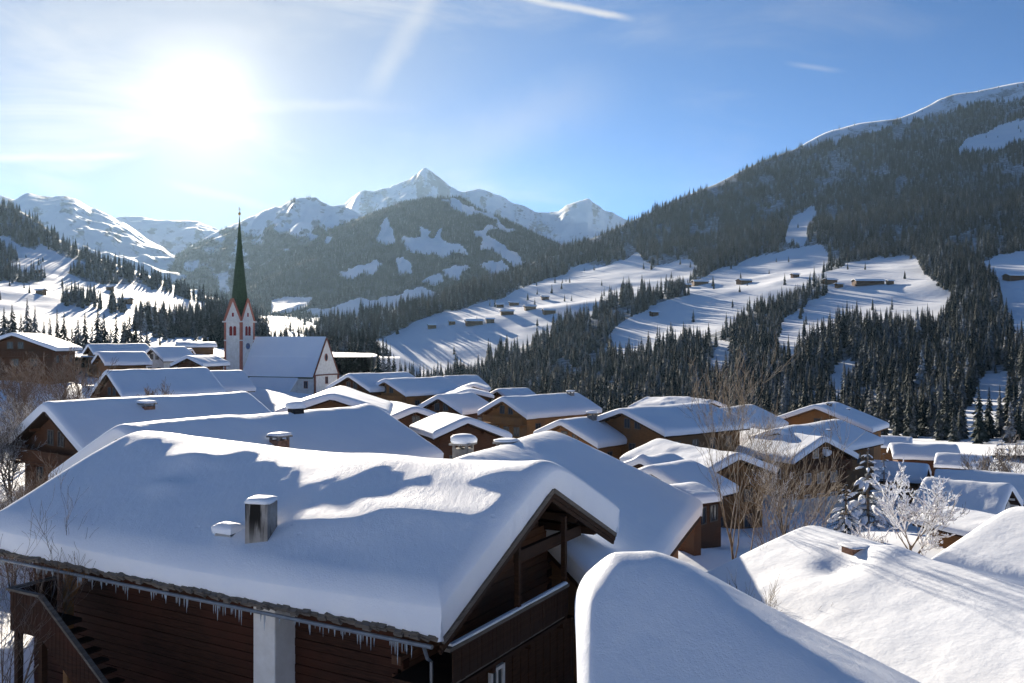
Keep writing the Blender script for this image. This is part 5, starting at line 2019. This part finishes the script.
def garden_trees():
    def gz(u, D):
        X = (u - CX) / F * D
        return float(ground_z(np.array([X]), np.array([D]))[0])
    # right foreground
    bare_tree('tall thin bare tree rising in front of the sunlit roofs on the right', 742, 41, -14.6, 13.0, 3, bark='twig_pale', spread=0.36, depth=5, n0=6, r0=0.13)
    bare_tree('pale many stemmed bare tree beside the tall thin one', 772, 43, -15.0, 11.0, 8, bark='twig_pale', spread=0.40, depth=4, n0=6, r0=0.10, stems=3)
    bare_tree('low brown bare shrub in front of the big sunlit roof', 778, 33.5, -13.2, 5.0, 15, name='bare_shrub', bark='twig', spread=0.5, depth=4, n0=5, r0=0.035, stems=7, cat='shrub')
    bare_tree('wispy bare shrub beside the hipped roof', 745, 30, -13.0, 4.6, 18, name='bare_shrub', bark='twig_pale', spread=0.45, depth=4, n0=5, r0=0.03, stems=6, cat='shrub')
    bare_tree('snow laden rounded tree with a brown trunk on the right', 914, 50, -14.2, 6.4, 23, name='snowy_tree', bark='bark', twigm='twig_frost', snow=0.05, spread=0.62, depth=5, n0=7, r0=0.16)
    bare_tree('frosted pinkish shrub left of the snow laden tree', 868, 47, -14.4, 4.2, 27, name='frosted_shrub', bark='twig_frost', spread=0.55, depth=4, n0=5, r0=0.04, stems=6, snow=0.03, cat='shrub')
    bare_tree('frosted bare tree before the brown house with white shutters', 788, 70, gz(788, 70), 7.5, 30, name='frosted_tree', bark='twig_frost', spread=0.5, depth=4, n0=6, r0=0.12, stems=2, snow=0.012)
    for i, (u, D, h) in enumerate([(990, 120, 7), (1003, 130, 8.0), (1016, 118, 7.5), (1030, 125, 8)]):
        bare_tree(ORD[i] + ' bare frosted tree from the left in the row by the right edge', u, D, gz(u, D), h, 40 + i, name='frosted_tree', bark='twig_frost', spread=0.45, depth=4, n0=7, r0=0.10, stems=2,
                  group='bare trees by the right edge')
    snowy_spruce('snow laden spruce beside the white shuttered house', 868, 84, 8.0, 71, 0.34)
    snowy_spruce('snow laden spruce left of the long low house with the dark wall', 884, 96, 9.5, 72)
    snowy_spruce('small snow laden spruce below the white shuttered house', 846, 70, 5.2, 73, 0.36)
    snowy_spruce('snow laden spruce at the right edge behind the grey white house', 1002, 140, 9.0, 74)
    # small dark shrub in front of the roof left of the church
    bare_tree('small bare shrub in front of the snow roof left of the church', 156, 108, gz(156, 108) + 2, 7.0, 51, name='bare_shrub', bark='twig', spread=0.4, depth=4, n0=7, r0=0.06, stems=3, cat='shrub')
    bare_tree('snow puffed round bush beside the stone chimney', 452, 66, gz(452, 66), 5.0, 52, name='snowy_bush', bark='twig_frost', spread=0.6, depth=4, n0=6, r0=0.05, stems=5, snow=0.06, cat='shrub')
    # left: brown and frosted trees
    bare_tree('brown bare tree at the left edge before the brown chalet', 30, 96, gz(30, 96), 12.0, 61, bark='twig', spread=0.5, depth=5, n0=8, r0=0.16, stems=2)
    bare_tree('spreading brown bare tree beside the left snow roof', 58, 104, gz(58, 104), 12.5, 62, bark='twig', spread=0.52, depth=5, n0=8, r0=0.16, stems=2)
    bare_tree('frosted bare tree standing left of the open timber gable', 14, 70, gz(14, 70), 8.5, 63, name='frosted_tree', bark='twig_frost', spread=0.55, depth=5, n0=8, r0=0.12, stems=3, snow=0.010)
    bare_tree('frosted tree just behind the open timber gable', 42, 84, gz(42, 84), 8.0, 64, name='frosted_tree', bark='twig_frost', spread=0.55, depth=5, n0=8, r0=0.12, stems=3, snow=0.010)
    bare_tree('frosted shrub below the open timber gable at the left edge', 12, 46, gz(12, 46), 5.2, 65, name='frosted_shrub', bark='twig_frost', spread=0.55, depth=5, n0=6, r0=0.05, stems=5, snow=0.008, cat='shrub')
    bare_tree('tangled bare shrub at the left end of the big chalet roof', 20, 38, gz(20, 38), 6.5, 66, name='bare_shrub', bark='twig', spread=0.5, depth=5, n0=6, r0=0.05, stems=5, cat='shrub')
    bare_tree('thin twigs reaching over the left eave of the big chalet', -12, 26, -12.0, 7.6, 67, name='bare_shrub', bark='twig', spread=0.45, depth=4, n0=5, r0=0.05, stems=3, cat='shrub', lean=0.12)


def snowy_spruce(label, u, D, H, seed, wide=0.30):
    """near conifer whose drooping boughs each carry a pad of snow"""
    X = (u - CX) / F * D
    z0 = float(ground_z(np.array([X]), np.array([D]))[0])
    root = empty('snowy_spruce', (X, D, z0))
    tag(root, label, 'spruce', 'snow laden garden spruces')
    rs = random.Random(seed)
    T, K, S = MB(), MB(), MB()
    T.tube([(0, 0, -0.5), (0, 0, H * 0.5), (0, 0, H * 0.97)], [0.17, 0.11, 0.02], 7, False)
    lv = 13
    for i in range(lv):
        q = i / (lv - 1)
        z = H * (0.10 + 0.86 * q)
        r0 = H * wide * (1 - q) ** 0.8 + 0.15
        n = 7 if q < 0.6 else 5
        for k in range(n):
            a = rs.uniform(0, 6.28)
            r = r0 * rs.uniform(0.7, 1.15)
            c, s = math.cos(a), math.sin(a)
            dr = r * rs.uniform(0.25, 0.5)
            w = r * 0.30
            for j in range(9):
                f = (j + 1) / 9
                px, py, pz = c * r * f, s * r * f, z - dr * f * f
                for sg in (-1, 1):
                    l = w * (1.1 - 0.8 * f) * rs.uniform(0.7, 1.2) + 0.05
                    qx, qy = px - s * sg * l + c * l * 0.5, py + c * sg * l + s * l * 0.5
                    K.add([(px, py, pz), (px + c * 0.10, py + s * 0.10, pz - 0.03), (qx, qy, pz - l * 0.45)], [(0, 1, 2)])
            K.tube([(0, 0, z), (c * r * 0.5, s * r * 0.5, z - dr * 0.25), (c * r, s * r, z - dr)], [0.03, 0.02, 0.006], 4, False)
            if rs.random() < 0.85:
                b0 = rs.uniform(0.25, 0.5)
                pts, rr = [], []
                for f in (b0, b0 + 0.2, b0 + 0.4, min(b0 + 0.55, 1)):
                    pts.append((c * r * f, s * r * f, z - dr * f * f + 0.05))
                    rr.append(w * rs.uniform(0.25, 0.5))
                rr[0] *= 0.5
                rr[-1] *= 0.5
                S.tube(pts, rr, 6, True)
    T.build('trunk', MATS['bark'], root, True)
    K.build('crown', MATS['needles'], root)
    S.build('bough_snow', MATS['snow_plain'], root, True)['kind'] = 'stuff'


# ------------------------------------------------------------------ farm huts on the slopes
def huts():
    rs = random.Random(5)

    def on(surface, u, v):
        ts = np.linspace(0, 1, 1500)
        X, Y, Z = surface(np.full_like(ts, u), ts)
        vv = CY - F * Z / Y
        i = int(np.argmin(np.abs(vv - v)))
        return X[i], Y[i], Z[i]

    def hut(u, v, wpx, surface, label, th, wall, k):
        x, y, z = on(surface, u, v)
        Lm = wpx / F * y
        L = max(Lm * 0.95, 6)
        w = min(max(Lm * 0.33, 3.2), 6.5)
        t = R(th)
        house(label, x - math.cos(t) * L / 2, y - math.sin(t) * L / 2, z + 4.2 + w * 0.36, th, L, w, w, 20, 4.0, T=0.55, wall=wall, seed=100 + k, name='farm_hut', cat='hut', group='farm huts on the slopes',
              wins='', balcony=False, nx=14, ny=12, gpt=False)
    k = 0
    for (u, v, w, lab, th, wl) in [
        (700, 284, 17, 'red brown farm hut on the middle clearing of the right mountainside', 8, 'wood_red'),
        (744, 283, 15, 'grey brown hut in the middle of the central clearing', 20, 'wood_brown'),
        (795, 277, 9, 'tiny hut high on the central clearing', 15, 'wood_red'),
        (654, 315, 10, 'hut at the lower left corner of the central clearing', 25, 'wood_red'),
        (687, 287, 9, 'hut at the left margin of the central clearing', 25, 'wood_brown'),
        (830, 283, 14, 'left hut beside the long farmhouse', 20, 'wood_brown'),
        (839, 287, 9, 'small hut just below the left end of the long farmhouse', 20, 'wood_brown'),
        (868, 284, 32, 'long reddish farmhouse in the right clearing', 4, 'wood_red'),
        (890, 284, 8, 'small shed at the right end of the long farmhouse', 10, 'wood_brown'),
        (1014, 279, 20, 'red farmhouse in the clearing at the right edge', 8, 'wood_red'),
        (994, 280, 7, 'tiny hut left of the red farmhouse at the right edge', 8, 'wood_brown'),
        (474, 324, 19, 'longest barn on the sunlit spur meadow', 10, 'wood_brown'),
        (490, 322, 10, 'hut right next to the longest barn of the spur meadow', 10, 'wood_brown'),
        (452, 324, 8, 'hut left of the longest barn on the spur meadow', 15, 'wood_brown'),
        (432, 328, 10, 'lowest hut of the spur meadow on the left', 15, 'wood_brown'),
        (507, 314, 15, 'barn in the middle of the spur meadow', 5, 'wood_brown'),
        (500, 307, 9, 'hut at the wood edge above the spur meadow barns', 5, 'wood_brown'),
        (514, 305, 11, 'upper left hut on the spur meadow', 12, 'wood_brown'),
        (530, 309, 13, 'hut right of the middle barn on the spur meadow', 12, 'wood_brown'),
        (545, 299, 9, 'uppermost hut of the spur meadow', 12, 'wood_red'),
        (549, 313, 14, 'rightmost barn of the spur meadow', 12, 'wood_brown'),
    ]:
        hut(u, v, w, r_surface, lab, th, wl, k)
        k += 1
    for (u, v, w, lab, th) in [
        (41, 294, 11, 'hut on the left hillside below the upper wood', -20), (69, 297, 9, 'lower hut on the left hillside near the tree row', -20), (39, 273, 8, 'upper hut on the left hillside', -20),
        (125, 303, 15, 'barn on the left hillside below the long dark wood', -15), (150, 312, 9, 'small barn low on the left hillside before the church', -15), (110, 290, 8, 'hut above the barn on the left hillside', -15)]:
        hut(u, v, w, l_surface, lab, th, 'wood_brown', k)
        k += 1


# ------------------------------------------------------------------ the air
def haze():
    me = MB().box(-7300, 7300, -7300, 7300, HAZE_BOTTOM, HAZE_TOP).mesh('haze')
    m = bpy.data.materials.new('haze')
    m.use_nodes = True
    nt = m.node_tree
    nt.nodes.clear()
    o = nt.nodes.new('ShaderNodeOutputMaterial')
    v = nt.nodes.new('ShaderNodeVolumePrincipled')
    v.inputs['Color'].default_value = (0.50, 0.74, 1.0, 1)
    v.inputs['Density'].default_value = HAZE_DENSITY
    v.inputs['Anisotropy'].default_value = 0.48
    nt.links.new(v.outputs[0], o.inputs['Volume'])
    me.materials.append(m)
    h = obj('haze', me)
    tag(h, 'thin blue winter haze filling the valley', kind='stuff')


HAZE_DENSITY = 2.0e-5
village_spruces()
forests()
huts()
garden_trees()
lowest = min((o.matrix_world @ Vector(c)).z for o in C.objects if o.type == 'MESH' and o.parent is None for c in o.bound_box)
HAZE_BOTTOM = lowest - 2.0
HAZE_TOP = max((o.matrix_world @ Vector(c)).z for o in C.objects if o.type == 'MESH' and o.parent is None for c in o.bound_box) + 20.0
print('haze', HAZE_BOTTOM, HAZE_TOP)
haze()
